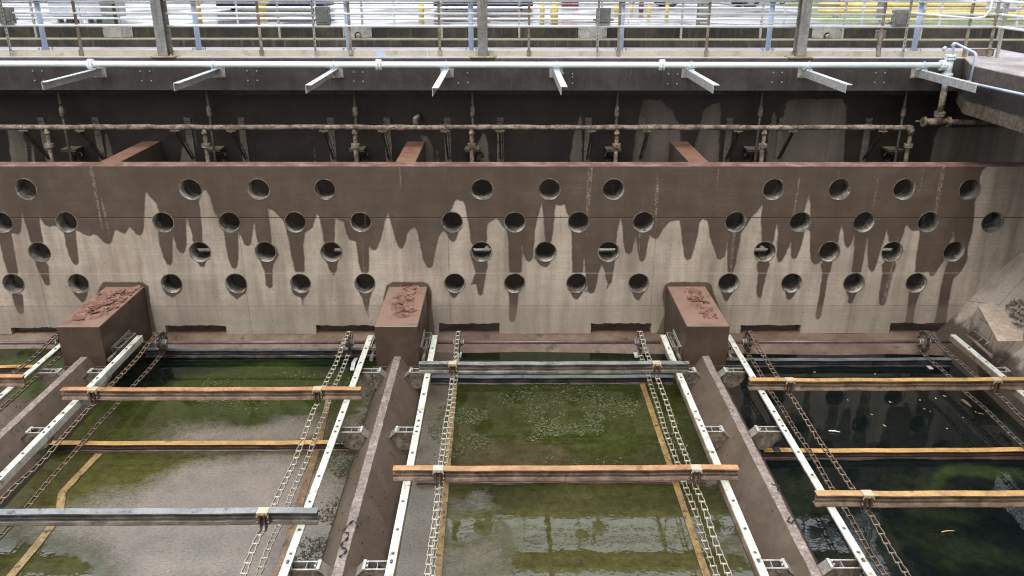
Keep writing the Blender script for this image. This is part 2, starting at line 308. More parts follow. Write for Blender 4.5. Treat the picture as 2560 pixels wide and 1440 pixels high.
drop = s.vor(2.3); ring = s.math('MULTIPLY', s.math('SINE', s.math('MULTIPLY', drop, 110.)), s.ramp(drop, .02, .13, 1, 0))
hgt = s.math('ADD', s.math('MULTIPLY', ring, .07), s.math('MULTIPLY', s.noise(3.2, 3), .30))
hgt = s.math('ADD', hgt, s.math('MULTIPLY', s.math('ADD', sp, s.math('MULTIPLY', sp3, 1.6)), s.math('MULTIPLY', mudn, .9)))
s.bump(hgt, .38, .013)
water_m = s.out(wcc, s.ramp(mudn, .1, .9, .02, .24), 0., None)
s.lk(s.ramp(mudn, 0, 1, 1.45, 1.75), s.b.inputs['IOR'])
algae_m = N('algae flakes'); ac = algae_m.at('tint'); acol = algae_m.mix(ac, (.012,.020,.006), (.13,.14,.04)); algae_m = algae_m.out(acol, .5)

s = N('sloping bank concrete'); zb = s.math('ADD', s.xyz(2), s.math('MULTIPLY', s.math('SUBTRACT', s.noise(2.2, 6), .5), .9)); lw = s.ramp(zb, .55, .85)
bc = s.mix(s.ramp(s.noise(1.1, 6), .4, .62), (.33,.28,.23), (.46,.40,.335)); bc = s.mix(lw, (.085,.062,.048), bc)
g1 = s.noise(22, 7, rough=.75); bc = s.mix(1., bc, s.mix(s.ramp(g1, .3, .7), (.85,)*3, (1.14,)*3), 'MULTIPLY')
ck = s.n('ShaderNodeTexVoronoi', feature='DISTANCE_TO_EDGE'); s.lk(s.pos, ck.inputs['Vector']); ck.inputs['Scale'].default_value = .7
ckf = s.ramp(s.math('ADD', ck.outputs[0], s.math('MULTIPLY', s.noise(6, 4), .03)), .017, .024, 1, 0); bc = s.mix(s.math('MULTIPLY', ckf, .6), bc, (.06,.05,.04))
pt = s.math('MULTIPLY', s.ramp(s.vor(14), .04, .28, 1, 0), s.ramp(s.noise(3, 4), .48, .6)); bc = s.mix(s.math('MULTIPLY', pt, .6), bc, (.05,.04,.03))
s.bump(s.math('SUBTRACT', g1, s.math('MULTIPLY', pt, .6)), .7, .03); bank_m = s.out(bc, s.ramp(lw, 0, 1, .4, .75))
# ---------------------------------------------------------------- stain outlines (pixels of three 2.667x views -> wall plane)
YWALL, WT, YB = 16.45, .41, 19.05
def zm(off, k=2.6667, oy=380, y=YWALL):
    def f(pts): return [tuple(atY(off+a/k, oy+b/k, y)[i] for i in (0, 2)) for a, b in pts]
    return f
ZL, ZM, ZR = zm(0), zm(850), zm(1700)
low = [(-13.2, 2.7), (-12.6, 2.2), (-12.2, 2.75), (-11.7, 1.6), (-11.2, 2.8)]
low += ZL([(0,600),(25,720),(60,820),(125,820),(100,680),(75,540),(90,540),(120,552),(140,530),(148,390),(160,450),(190,540),(205,610),(260,640),(290,610),(270,500),(258,410),(280,460),(300,485),(330,498),(360,490),
 (425,520),(440,620),(465,700),(490,745),(510,757),(525,740),(520,680),(510,600),(505,520),(520,510),(550,545),(600,562),(625,548),(655,560),(690,600),(720,617),(745,600),(760,535),(775,518),(800,530),(830,548),(850,520),(865,497),(885,520),(910,550),(935,557),(950,540),(960,500),(965,330),(972,255),(1000,300),(1045,345),(1062,400),
 (1055,540),(1065,620),(1090,700),(1115,748),(1135,757),(1150,730),(1150,650),(1148,540),(1170,600),(1180,640),(1200,670),(1220,677),(1235,660),(1243,600),(1240,500),(1243,405),(1260,480),(1285,560),(1285,600),(1320,660),(1350,600),(1345,500),(1335,400),(1325,330),(1350,260),(1375,250),(1400,300),(1420,370),(1440,430),(1465,440),
 (1495,540),(1505,620),(1520,700),(1545,770),(1565,782),(1580,765),(1590,700),(1588,520),(1610,570),(1630,615),(1655,627),(1670,620),(1682,560),(1690,470),(1700,480),(1705,540),(1720,610),(1770,660),(1812,610),(1805,540),(1800,480),(1785,390),(1785,375),(1830,395),(1860,430),(1885,455),(1905,470),
 (1910,530),(1930,600),(1940,680),(1955,740),(1970,800),(2030,800),(2028,680),(2020,620),(2035,530),(2065,520),(2085,500),(2100,450),(2115,405),(2130,440),(2150,520),(2160,600),(2200,660),(2230,600),(2232,520),(2233,430),(2250,450)])
low += ZM([(25,465),(40,530),(60,580),(105,600),(115,650),(125,740),(145,805),(190,805),(195,720),(192,625),(215,650),(235,655),(255,630),(280,550),(300,460),(320,405),(335,450),(355,520),(375,600),(395,640),(415,643),(435,610),(445,550),(470,515),(497,500),(515,530),(535,620),(555,720),(580,765),(600,775),(615,765),(630,700),(640,640),(660,560),(690,520),
 (700,525),(735,590),(757,602),(775,580),(790,530),(740,470),(735,400),(760,340),(780,312),(800,325),(825,330),(835,360),(850,440),(865,520),(870,590),(880,620),(940,660),(980,600),(978,540),(985,480),(1010,460),(1045,443),(1065,465),(1085,500),(1105,510),
 (1115,530),(1125,600),(1125,700),(1130,805),(1210,805),(1212,720),(1212,610),(1225,680),(1240,720),(1262,733),(1285,710),(1295,600),(1300,520),(1320,430),(1345,335),(1350,380),(1360,450),(1365,540),(1370,600),(1390,640),(1410,600),(1420,520),(1430,430),(1435,345),(1450,355),(1475,358),(1500,345),(1510,400),(1530,430),
 (1540,530),(1545,560),(1548,700),(1550,805),(1620,805),(1628,700),(1635,780),(1645,880),(1655,930),(1672,943),(1695,935),(1710,880),(1725,800),(1745,740),(1760,780),(1775,850),(1785,880),(1775,920),(1790,895),(1810,870),(1820,800),(1835,720),(1840,600),(1850,520),(1872,425),(1885,500),(1890,600),(1905,670),(1925,685),(1945,665),(1960,600),(1970,540),(1975,560),(1985,660),(2000,725),(2015,735),(2035,710),(2050,620),(2065,550),(2085,570),(2110,583),(2130,560),(2155,510),(2200,465),(2235,455),(2265,455),(2275,520)])
low += ZR([(15,600),(30,700),(50,722),(75,710),(95,640),(115,560),(130,470),(150,443),(180,460),(192,490),(200,570),(225,640),(250,710),(270,718),(295,700),(310,640),(318,595),(315,700),(320,800),(350,805),(370,740),(385,660),(400,590),(405,540),(440,495),(480,430),(520,390),(552,345),(540,450),(545,540),(545,600),(590,640),(625,600),(635,520),(645,470),(655,520),(650,620),(643,690),(655,735),(675,733),(700,690),(730,620),(745,540),(742,600),(740,690),(750,712),(775,710),(800,650),(820,580),(830,530),(850,500),(815,440),(840,350),(862,275),(868,350),
 (868,470),(868,560),(865,650),(875,730),(900,750),(930,735),(1010,660),(1055,610),(1060,560),(1078,485),(1092,530),(1095,610),(1115,640),(1140,620),(1165,530),(1160,680),(1145,805),(1205,805),(1225,700),(1245,570),(1255,570),(1250,650),(1255,770),(1275,803),(1300,780),(1330,680),(1355,590),(1380,515),(1390,570),(1390,600),(1430,650),(1470,600),(1490,540),(1500,500),(1515,485),(1535,515),(1555,527),(1590,515),(1600,530),(1595,580),(1575,700),(1565,805),(1640,805),(1652,790),(1665,825),(1680,832),(1710,800),(1740,750),(1765,730),(1795,610),(1830,515),(1830,600),(1835,690),
 (1780,740),(1760,820),(1740,900),(1725,1000),(1710,1080),(1690,1160),(1770,1160),(1790,1000),(1820,850),(1880,790),(1915,720),(1920,640),(1950,520),(1960,440),(1965,320),(2000,270),(1995,170),(2020,120),(2050,90)])
main_poly = [(-13.6, 4.3), (-13.6, 2.6)]+low+[(low[-1][0], 4.3)]
wet_polys = [main_poly]
for f, L in ((ZL, [[(75,945),(95,1010),(120,1070),(145,1085),(160,1070),(155,1000),(150,945)],[(225,720),(270,820),(300,880),(320,893),(332,880),(325,800),(322,735)],[(470,920),(530,985),(550,1005),(570,985),(598,920)],[(1290,700),(1340,765),(1365,765),(1380,700)],[(1700,640),(1765,800),(1775,890),(1800,912),(1818,895),(1815,810),(1822,745),(1862,690),(1830,620)],[(1075,900),(1110,950),(1150,972),(1210,930),(1215,890)],[(1505,900),(1540,950),(1580,985),(1640,935),(1648,890)],[(1935,900),(1960,950),(2010,975),(2020,1025),(2025,975),(2070,920)],[(2140,640),(2180,740),(2200,790),(2225,825),(2245,790),(2250,740),(2285,660)],
    [(640,960),(665,900),(690,868),(950,868),(990,895),(1000,1000),(1020,1100),(1045,1200),(640,1200)]]),
  (ZM, [[(860,650),(885,740),(905,800),(880,870),(870,885),(910,880),(920,940),(935,958),(950,950),(960,880),(975,800),(988,725)],[(1300,690),(1325,745),(1340,760),(1380,768),(1415,725)],[(110,925),(150,970),(165,1040),(185,1090),(187,1140),(190,1040),(200,970),(225,920)],[(705,900),(745,965),(765,975),(805,925)],[(1095,870),(1125,935),(1130,1000),(1125,1080),(1130,1120),(1145,1133),(1165,1120),(1180,1050),(1190,935),(1238,870)],[(1515,900),(1560,975),(1578,988),(1630,925)],[(1940,915),(1970,980),(1988,990),(2005,970),(2042,915)],
    [(295,960),(310,890),(350,868),(560,868),(590,885),(610,930),(610,1040),(625,1130),(632,1220),(250,1220)],[(2110,1220),(2165,1080),(2150,960),(2165,885),(2200,868),(2440,868),(2480,890),(2490,940),(2600,1220)]]),
  (ZR, [[(510,725),(520,820),(510,940),(520,972),(540,970),(560,880),(580,800),(605,725)],[(930,720),(950,800),(930,950),(905,1080),(905,1112),(925,1117),(940,1090),(965,960),(975,900),(985,820),(1000,800),(1020,725)],[(1345,725),(1350,820),(1330,940),(1328,1015),(1345,1028),(1370,1010),(1395,900),(1415,820),(1450,730)],[(270,920),(295,985),(308,1002),(325,980),(362,920)],[(700,920),(712,975),(730,988),(745,975),(785,920)],[(1105,910),(1125,970),(1115,1000),(1140,1015),(1160,980),(1185,925)],[(1530,915),(1525,960),(1515,1040),(1500,1160),(1550,1160),(1570,1020),(1610,915)],[(1480,640),(1498,655),(1490,672),(1478,665)]])):
    wet_polys += [f(p) for p in L]
def sdf(P, polys):
    P = np.asarray(P, float); best = np.full(len(P), 9.)
    for poly in polys:
        A = np.asarray(poly, float); B = np.roll(A, -1, 0); lo = A.min(0)-.4; hi = A.max(0)+.4
        idx = np.where(((P > lo) & (P < hi)).all(1))[0]
        if not len(idx): continue
        Q = P[idx]; d = np.full(len(Q), 9.); ins = np.zeros(len(Q), bool)
        for a, b in zip(A, B):
            e = b-a; L2 = e@e+1e-12; t = np.clip(((Q-a)@e)/L2, 0, 1); r = Q-a-t[:, None]*e; d = np.minimum(d, np.hypot(r[:, 0], r[:, 1]))
            c = (a[1] > Q[:, 1]) != (b[1] > Q[:, 1])
            if abs(e[1]) > 1e-9: ins ^= c & (Q[:, 0] < (Q[:, 1]-a[1])/e[1]*e[0]+a[0])
        d = np.where(ins, -d, d); best[idx] = np.minimum(best[idx], d)
    return best
# ---------------------------------------------------------------- perforated wall
hx1 = [-11.15,-9.81,-6.46,-5.07,-3.72,-.5,.88,2.19,5.48,6.84,8.17,9.52]; hx2 = [-11.8,-10.46,-9.12,-7.12,-5.75,-4.39,-3.03,-1.13,.17,1.5,2.85,4.77,6.12,7.45,8.8,10.14]
hx3 = [-11.15,-9.81,-6.45,-5.07,-3.69,-.53,.82,2.15,5.45,6.82,8.15,9.46]; hx4 = [-11.8,-10.51,-9.13,-7.15,-5.77,-4.4,-3.03,-1.11,.17,1.5,2.83,4.76,6.11,7.45,8.79]
holes = [(x, 3.44) for x in hx1]+[(x, 2.74) for x in hx2]+[(x, 2.09) for x in hx3]+[(x, 1.38) for x in hx4]
HR = .214
notches = [(-10.8,-9.25,.38),(-7.42,-6.12,.40),(-4.16,-2.6,.41),(-1.49,-.16,.43),(1.84,3.15,.43),(5.14,6.44,.42),(8.41,9.8,.44)]
wall = thing('perforated_wall', 'long stained concrete baffle wall pierced by four rows of round holes', 'wall', loc=(0, YWALL, 0))
g = .04; X0, X1, Z0, Z1 = -13.2, 11.6, .20, 3.92
nx, nz = round((X1-X0)/g), round((Z1-Z0)/g)
keep = np.ones((nx, nz), bool)
vid = np.arange((nx+1)*(nz+1)).reshape(nx+1, nz+1)
gx = X0+g*np.arange(nx+1); gz = Z0+g*np.arange(nz+1)
V = np.stack(np.meshgrid(gx, gz, indexing='ij'), -1).reshape(-1, 2).tolist()
for a, b, t in notches:
    i0, i1, j1 = round((a-X0)/g), round((b-X0)/g), round((t-Z0)/g); keep[i0:i1, :j1] = False
    jit = 0
    for i in range(i0, i1+1):
        jit = jit*.6+random.uniform(-.012, .012); V[vid[i, j1]][1] += jit
    for j in range(0, j1):
        V[vid[i0, j]][0] += random.uniform(-.006, .006); V[vid[i1, j]][0] += random.uniform(-.006, .006)
NC = 44; faces = []; rings = []
for hxx, hz in holes:
    i0 = math.floor((hxx-HR-X0)/g)-1; i1 = math.ceil((hxx+HR-X0)/g)+1; j0 = math.floor((hz-HR-Z0)/g)-1; j1 = math.ceil((hz+HR-Z0)/g)+1
    keep[i0:i1, j0:j1] = False
    per = [vid[i, j0] for i in range(i0, i1)]+[vid[i1, j] for j in range(j0, j1)]+[vid[i, j1] for i in range(i1, i0, -1)]+[vid[i0, j] for j in range(j1, j0, -1)]
    o = len(V); ph = random.random()
    jr = [1+random.uniform(-.012, .016) for _ in range(NC)]
    V += [[hxx+HR*jr[k]*math.cos(2*PI*k/NC), hz+HR*jr[k]*math.sin(2*PI*k/NC)] for k in range(NC)]
    ids = [int(p) for p in per]+list(range(o, o+NC)); n1 = len(per)
    r = delaunay_2d_cdt([Vector(V[i]) for i in ids], [(i, (i+1) % n1) for i in range(n1)]+[(n1+i, n1+(i+1) % NC) for i in range(NC)], [], 0, 1e-5)
    mp = [r_[0] if r_ else -1 for r_ in r[3]]
    for f in r[2]:
        q = [ids[mp[k]] for k in f]; cx = sum(V[k][0] for k in q)/3-hxx; cz = sum(V[k][1] for k in q)/3-hz
        if all(k >= o for k in q) or math.hypot(cx, cz) < HR*.93: continue
        faces.append(q)
    rings.append((hxx, hz, o))
for i in range(nx):
    for j in range(nz):
        if keep[i, j]: faces.append([int(vid[i, j]), int(vid[i+1, j]), int(vid[i+1, j+1]), int(vid[i, j+1])])
nV = len(V); fr = [tuple(f) for f in faces]
from collections import Counter
ec = Counter()
for f in fr:
    for a, b in zip(f, f[1:]+f[:1]): ec[(a, b)] += 1
side = [(a, b) for (a, b) in ec if (b, a) not in ec]
vv = [(x, YWALL, z) for x, z in V]+[(x, YWALL+WT, z) for x, z in V]
ff = []; mi = []
for f in fr: ff.append(f); mi.append(0)
for f in fr: ff.append(tuple(nV+i for i in f[::-1])); mi.append(0)
hole_start = (nx+1)*(nz+1)
for a, b in side:
    if a >= hole_start and b >= hole_start: continue
    top = V[a][1] > 3.9 and V[b][1] > 3.9
    ff.append((a, nV+a, nV+b, b)); mi.append(1 if top else 0)
me = bpy.data.meshes.new('wall_panel'); me.from_pydata(vv, [], ff)
me.polygons.foreach_set('material_index', mi); me.materials.append(perf_m); me.materials.append(red_top)
bm = bmesh.new(); bm.from_mesh(me); bmesh.ops.delete(bm, geom=[v for v in bm.verts if not v.link_faces], context='VERTS'); bmesh.ops.recalc_face_normals(bm, faces=bm.faces); bm.to_mesh(me); bm.free()
panel = bpy.data.objects.new('wall_panel', me); COL.objects.link(panel); panel.parent = wall; panel.matrix_parent_inverse = Matrix.Translation((0, -YWALL, 0))
co = np.empty(len(me.vertices)*3, np.float32); me.vertices.foreach_get('co', co); co = co.reshape(-1, 3)
sv = sdf(co[:, [0, 2]], wet_polys); attr(panel, 'sd', sv)
def sleeve_mesh():
    m = MB(); o = 0; n = NC
    prof = [(HR+.015, -.0015), (HR+.008, -.006), (HR-.004, -.002), (HR-.012, .03), (HR-.012, WT-.01), (HR+.02, WT+.004)]
    for r, y in prof:
        for k in range(n): m.v.append((r*math.cos(2*PI*k/n), y, r*math.sin(2*PI*k/n)))
    for i in range(len(prof)-1):
        for k in range(n):
            q = (k+1) % n; m.f.append([i*n+k, i*n+q, (i+1)*n+q, (i+1)*n+k]); m.mi.append(0 if i < 2 else 1); m.sm.append(True)
    return m
sl = sleeve_mesh().build('sleeve', [rim_m, sleeve_m], wall)
for k, (hxx, hz) in enumerate(holes):
    c = sl if k == 0 else sl.copy()
    if k: COL.objects.link(c)
    c.parent = wall; c.location = (hxx, 0, hz); c.rotation_euler = (0, random.random()*6.28, 0); c.scale = (random.uniform(.985, 1.04), 1, random.uniform(.985, 1.04))
# ---------------------------------------------------------------- back wall with dry patches
Z2 = zm(0, 2.977, 0, YB); Z2m = zm(850, 2.977, 0, YB); Z2r = zm(1700, 2.977, 0, YB)
dryp = [Z2([(50,960),(160,960),(195,1080),(215,1260),(85,1260),(70,1080)]),Z2([(230,1050),(245,1080),(275,1260),(240,1260)]),Z2([(780,985),(800,1010),(850,1180),(870,1260),(800,1260)]),Z2([(1370,1050),(1400,1050),(1455,1260),(1340,1260),(1350,1120)]),Z2([(1112,1085),(1125,1085),(1165,1260),(1135,1260)]),Z2([(1190,1110),(1205,1110),(1235,1260),(1200,1260)]),
  Z2m([(1000,1120),(1065,990),(1085,1000),(1105,1100),(1118,1260),(1010,1260)]),Z2m([(1710,1260),(1715,1150),(1730,1050),(1770,900),(1785,830),(1803,900),(1800,1260)]),Z2m([(2170,1260),(2185,1100),(2200,1000),(2230,850),(2260,740),(2390,740),(2480,830),(2530,950),(2560,1260)]),Z2m([(605,1000),(650,1010),(690,1100),(710,1260),(620,1260)]),Z2m([(713,1115),(727,1115),(745,1260),(715,1260)]),
  Z2r([(80,1260),(90,1150),(150,950),(165,840),(220,780),(300,765),(310,820),(295,1000),(290,1260)]),Z2r([(640,1260),(650,1050),(660,960),(700,830),(712,850),(718,960),(770,850),(795,750),(870,735),(990,740),(1200,735),(1245,800),(1230,1000),(1215,1260)]),Z2r([(1850,1260),(1885,1050),(1920,950),(2700,940),(2700,1260)])]
def wall_grid(name, x0, x1, z0, z1, y, gs, polys, mat, inv):
    ax, az = round((x1-x0)/gs)+1, round((z1-z0)/gs)+1
    P = np.stack(np.meshgrid(np.linspace(x0, x1, ax), np.linspace(z0, z1, az), indexing='ij'), -1).reshape(-1, 2)
    idx = np.arange(ax*az).reshape(ax, az)
    fs = np.stack([idx[:-1, :-1], idx[1:, :-1], idx[1:, 1:], idx[:-1, 1:]], -1).reshape(-1, 4).tolist()
    m = MB(); m.add([(p[0], y, p[1]) for p in P], fs)
    k = len(m.v); m.box(x0, x1, y+.001, y+.5, z0, z1)
    o = m.build(name, mat); s_ = sdf(P, polys)*(-1 if inv else 1); attr(o, 'sd', np.concatenate([s_, np.full(len(o.data.vertices)-len(P), -1.)])); return o
bw = wall_grid('back_wall', -14, 14, -.2, 5.2, YB, .05, dryp, back_m, True)
tag(bw, 'dark wet concrete back wall with pale dry streaks under the walkway', 'wall')
# ---------------------------------------------------------------- noise on numpy
def vn(x, y, sc, seed, octv=4):
    tot = np.zeros_like(x); amp = 1; s_ = 0; r = np.random.default_rng(seed)
    for o in range(octv):
        T = r.random((64, 64)); X = x*sc*2**o+17.3*o; Y = y*sc*2**o+9.1*o
        xi = np.floor(X).astype(int); yi = np.floor(Y).astype(int); fx = X-xi; fy = Y-yi; fx = fx*fx*(3-2*fx); fy = fy*fy*(3-2*fy)
        a = T[xi % 64, yi % 64]; b = T[(xi+1) % 64, yi % 64]; c = T[xi % 64, (yi+1) % 64]; d = T[(xi+1) % 64, (yi+1) % 64]
        tot += amp*(a*(1-fx)*(1-fy)+b*fx*(1-fy)+c*(1-fx)*fy+d*fx*fy); s_ += amp; amp *= .5
    return tot/s_
def sst(x, a, b): t = np.clip((x-a)/(b-a), 0, 1); return t*t*(3-2*t)
RC = [-8.15, -2.11, 3.85]; YF = 14.36; ZT = 1.31; BW = .413
# ---------------------------------------------------------------- ledge, ground below the walls
m = MB(); n = 60
xs = np.linspace(-14, 12, n+1)
prof = [(15.7, -.12), (15.92, -.004), (16.1, .085), (16.45, .195), (16.62, .21), (17.3, -.25), (19.3, -.3)]
for i, x in enumerate(xs):
    for (y, z) in prof:
        m.v.append((x, y+(.03*math.sin(x*1.7)-(.018*x if y < 16.2 else 0) if y < 16.3 else 0), z+.006*math.sin(x*3.1+y*5)))
k = len(prof)
for i in range(n):
    for j in range(k-1): m.f.append([i*k+j, (i+1)*k+j, (i+1)*k+j+1, i*k+j+1]); m.mi.append(0); m.sm.append(True)
m.build('ledge', ledge_m, kind='structure', label='sloping reddish concrete ledge at the foot of the pierced wall')
# ---------------------------------------------------------------- water sheets
BR = [('far left', -13.5, -8.4), ('left', -7.9, -2.35), ('middle', -1.9, 3.6), ('right', 4.1, 10.2)]
def blob(X, Y, cx, cy, rx, ry): return np.exp(-(((X-cx)/rx)**2+((Y-cy)/ry)**2))
def lerp(c, col, f): return c*(1-f[:, None])+np.array(col)[None]*f[:, None]
for bi, (bn, x0, x1) in enumerate(BR):
    gs = .06; ax = round((x1-x0)/gs)+1; ay = round((16.2-5)/gs)+1
    P = np.stack(np.meshgrid(np.linspace(x0, x1, ax), np.linspace(5, 16.2, ay), indexing='ij'), -1).reshape(-1, 2); X, Y = P[:, 0], P[:, 1]
    idx = np.arange(ax*ay).reshape(ax, ay); fs = np.stack([idx[:-1, :-1], idx[1:, :-1], idx[1:, 1:], idx[:-1, 1:]], -1).reshape(-1, 4).tolist()
    n1, n2, n3 = vn(X, Y, .7, 3+bi), vn(X, Y, 1.6, 13+bi, 5), vn(X, Y, 4, 23+bi, 4)
    wx = X+(n1-.5)*1.6; wy = Y+(vn(X, Y, .8, 33+bi)-.5)*1.4
    if bi == 1:
        c = np.tile(np.array([.040, .044, .010]), (len(X), 1))
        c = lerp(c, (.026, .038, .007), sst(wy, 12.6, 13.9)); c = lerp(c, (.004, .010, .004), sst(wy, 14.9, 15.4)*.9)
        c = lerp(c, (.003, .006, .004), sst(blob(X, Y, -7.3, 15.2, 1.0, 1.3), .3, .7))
        c = lerp(c, (.075, .070, .014), sst(blob(wx, wy, -6.2, 11.2, 1.6, 1.0), .3, .8)*.7)
        c = lerp(c, (.065, .058, .022), sst(12.8-wy, 0, 1)*.4)
        mud = np.maximum(sst(blob(wx, wy, -4.5, 12.7, 1.9, .75), .15, 1.0)*.85, sst(blob(wx, wy, -4.2, 10.3, 2.5, 1.7), .1, .8))
        mud = np.maximum(mud, sst(blob(wx, wy, -4.0, 8.9, 2.0, 1.7), .15, .75)); mud = np.maximum(mud, sst(X, -3.3, -2.7)*.6*sst(n2, .35, .6))
        mud = mud*(1-sst(blob(X+.3*(n2-.5), Y, -6.9, 8.3, 1.9, 1.6), .25, .6))
        mcol = (.17, .140, .108)
    elif bi == 2:
        c = np.tile(np.array([.030, .032, .011]), (len(X), 1))
        c = lerp(c, (.030, .036, .008), sst(wy, 11.6, 12.6)); c = lerp(c, (.034, .042, .008), sst(blob(wx, wy, 1.9, 12.8, 1.4, 1.1), .3, .8)*.8)
        c = lerp(c, (.058, .046, .022), sst(blob(wx, wy, .0, 12.1, 1.4, .75), .3, .8)*.85)
        c = lerp(c, (.064, .060, .020), sst(11.3-wy, 0, .8)*.85)
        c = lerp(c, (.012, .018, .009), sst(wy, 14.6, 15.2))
        mud = np.maximum(sst(-1.05+.25*(n2-.5)-X, -.15, .1), .55*sst(blob(X, Y, -.7, 10.0, .9, 1.6), .1, .9)*sst(n2, .3, .7)); mud = np.maximum(mud, sst(X, 2.5, 3.0)*sst(n2, .42, .6)*.8*(Y < 11.4))
        mud = np.maximum(mud, .18*sst(n3, .50, .62)*sst(wy, 11.8, 12.6)*sst(14.8-Y, 0, .6))
        mcol = (.125, .108, .080)
    elif bi == 3:
        c = np.tile(np.array([.005, .008, .0075]), (len(X), 1))
        c = lerp(c, (.014, .019, .010), sst(n2, .50, .70)*sst(11.6-Y, 0, .5)*.8); c = lerp(c, (.022, .034, .012), sst(blob(wx, wy, 7.6, 11.1, 1.3, .35), .3, .8)); c = lerp(c, (.018, .023, .012), sst(blob(wx, wy, 8.5, 9, 1.5, .9), .3, .8)*sst(n3, .4, .6))
        mud = sst(X, 9.0, 9.4)*.4; mcol = (.06, .045, .035)
    else:
        c = np.tile(np.array([.11, .082, .055]), (len(X), 1)); c = lerp(c, (.035, .055, .015), sst(wy, 13.6, 14.4)); c = lerp(c, (.02, .03, .01), sst(wy, 15.4, 15.9))
        mud = .75-.6*sst(wy, 13.4, 14.2); mcol = (.14, .10, .072)
    mud = np.clip(mud*(.8+.4*n3), 0, 1); c = c*(.8+.4*n3)[:, None]
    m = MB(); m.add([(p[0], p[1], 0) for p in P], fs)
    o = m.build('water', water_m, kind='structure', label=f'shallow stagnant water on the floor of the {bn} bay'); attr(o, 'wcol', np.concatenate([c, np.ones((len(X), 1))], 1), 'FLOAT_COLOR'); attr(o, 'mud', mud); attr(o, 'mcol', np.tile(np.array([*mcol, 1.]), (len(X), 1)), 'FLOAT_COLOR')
# floating algae scraps
def algae(name, label, n, dens, tint):
    m = MB(); tv = []
    cnt = 0
    while cnt < n:
        x, y = dens(); r = random.uniform(.004, .018)*random.choice((.6, 1, 1.6)); k = random.randint(5, 8); a0 = random.random()*6; z = .004+random.random()*.008
        pts = [(x, y, z+.006)]+[(x+r*random.uniform(.4, 1.3)*math.cos(a0+2*PI*i/k), y+r*random.uniform(.4, 1.3)*math.sin(a0+2*PI*i/k), z-random.random()*.004) for i in range(k)]
        m.add(pts, [(0, i+1, (i+1) % k+1) for i in range(k)]); t = np.clip(random.gauss(tint, .28), 0, 1); tv += [t]*(k+1); cnt += 1
    o = m.build(name, algae_m, kind='stuff', label=label, cat='algae'); attr(o, 'tint', tv)
NZ = np.random.default_rng(91).random((64, 64))
def nz2(x, y): return float(vn(np.array([x]), np.array([y]), 2.2, 77, 4)[0])
def pool(cands, n):
    X = np.array([c[0] for c in cands]); Y = np.array([c[1] for c in cands]); v = vn(X, Y, 1.8, 77, 5); ok = np.where(v+np.random.default_rng(5).random(len(v))*.10 > np.quantile(v, .62)+.05)[0]
    L = [(X[i], Y[i]) for i in ok]; it = iter(L*3); return lambda: next(it)
algae('floating_algae', 'olive scraps of algae scattered on the middle bay water', 7000, pool([(random.uniform(-1.4, 3.1), random.triangular(11.5, 14.6, 13)) for _ in range(26000)], 0), .42)
algae('floating_algae', 'bright green algae scraps at the far end of the left bay', 900, pool([(random.uniform(-6, -3.0), random.triangular(13.2, 15.3, 14.4)) for _ in range(3000)], 0), .55)
algae('floating_algae', 'dark algae scraps along the ridge side of the left bay', 2000, pool([(random.triangular(-3.2, -2.5, -2.6), random.uniform(8.5, 14.6)) for _ in range(6000)], 0), .12)
# ---------------------------------------------------------------- ridges and support blocks
def jit_patch(m, quad, nx_, ny_, amp, mi=0, seed=1):
    """bilinear patch of a quad with slight relief"""
    A, B, C, D = [Vector(q) for q in quad]; nn = (B-A).cross(D-A).normalized(); o = len(m.v); r = random.Random(seed)
    for i in range(nx_+1):
        for j in range(ny_+1):
            u, v = i/nx_, j/ny_; p = A*(1-u)*(1-v)+B*u*(1-v)+C*u*v+D*(1-u)*v
            e = 0 if i in (0, nx_) or j in (0, ny_) else r.uniform(-amp, amp); m.v.append(tuple(p+nn*e))
    for i in range(nx_):
        for j in range(ny_):
            a = o+i*(ny_+1)+j; m.f.append([a, a+ny_+1, a+ny_+2, a+1]); m.mi.append(mi); m.sm.append(True)
ridge_top_m = simple('ridge crest concrete', (.20,.157,.135), (.27,.22,.19), 4, rough=(.4,.6), bump=.6, fine=45, mottling=.9)
rl = ['concrete ridge with pale crest between the far left and left bays', 'concrete ridge with black curled sealant between the left and middle bays', 'concrete ridge with pale crest between the middle and right bays']
for k, cx in enumerate(RC):
    t = thing('dividing_ridge', rl[k], 'concrete ridge', 'ridges dividing the bays', (cx, 0, 0))
    m = MB(); y0, y1 = 4., YF+.05; zt = .672
    jit_patch(m, [(-.50, y0, -.03), (-.50, y1, -.03), (-.065, y1, zt-.004), (-.065, y0, zt-.004)], 60, 3, .006, 0, k)
    jit_patch(m, [(.065, y0, zt-.004), (.065, y1, zt-.004), (.50, y1, -.03), (.50, y0, -.03)], 60, 3, .006, 0, k+9)
    m.build('sloped_body', ridge_m, t)
    m = MB(); n = 80; o = 0; r = random.Random(k)
    for i in range(n+1):
        y = y0+(y1-y0)*i/n; a, b = -.068+r.uniform(-.006, .006), .068+r.uniform(-.006, .006)
        m.v += [(a, y, zt-.006), (a*.93, y, zt+.003), (b*.93, y, zt+.003), (b, y, zt-.006)]
    for i in range(n):
        for j in range(3): q = i*4+j; m.f.append([q, q+4, q+5, q+1]); m.mi.append(0); m.sm.append(j != 1)
    m.build('crest_strip', ridge_top_m, t)
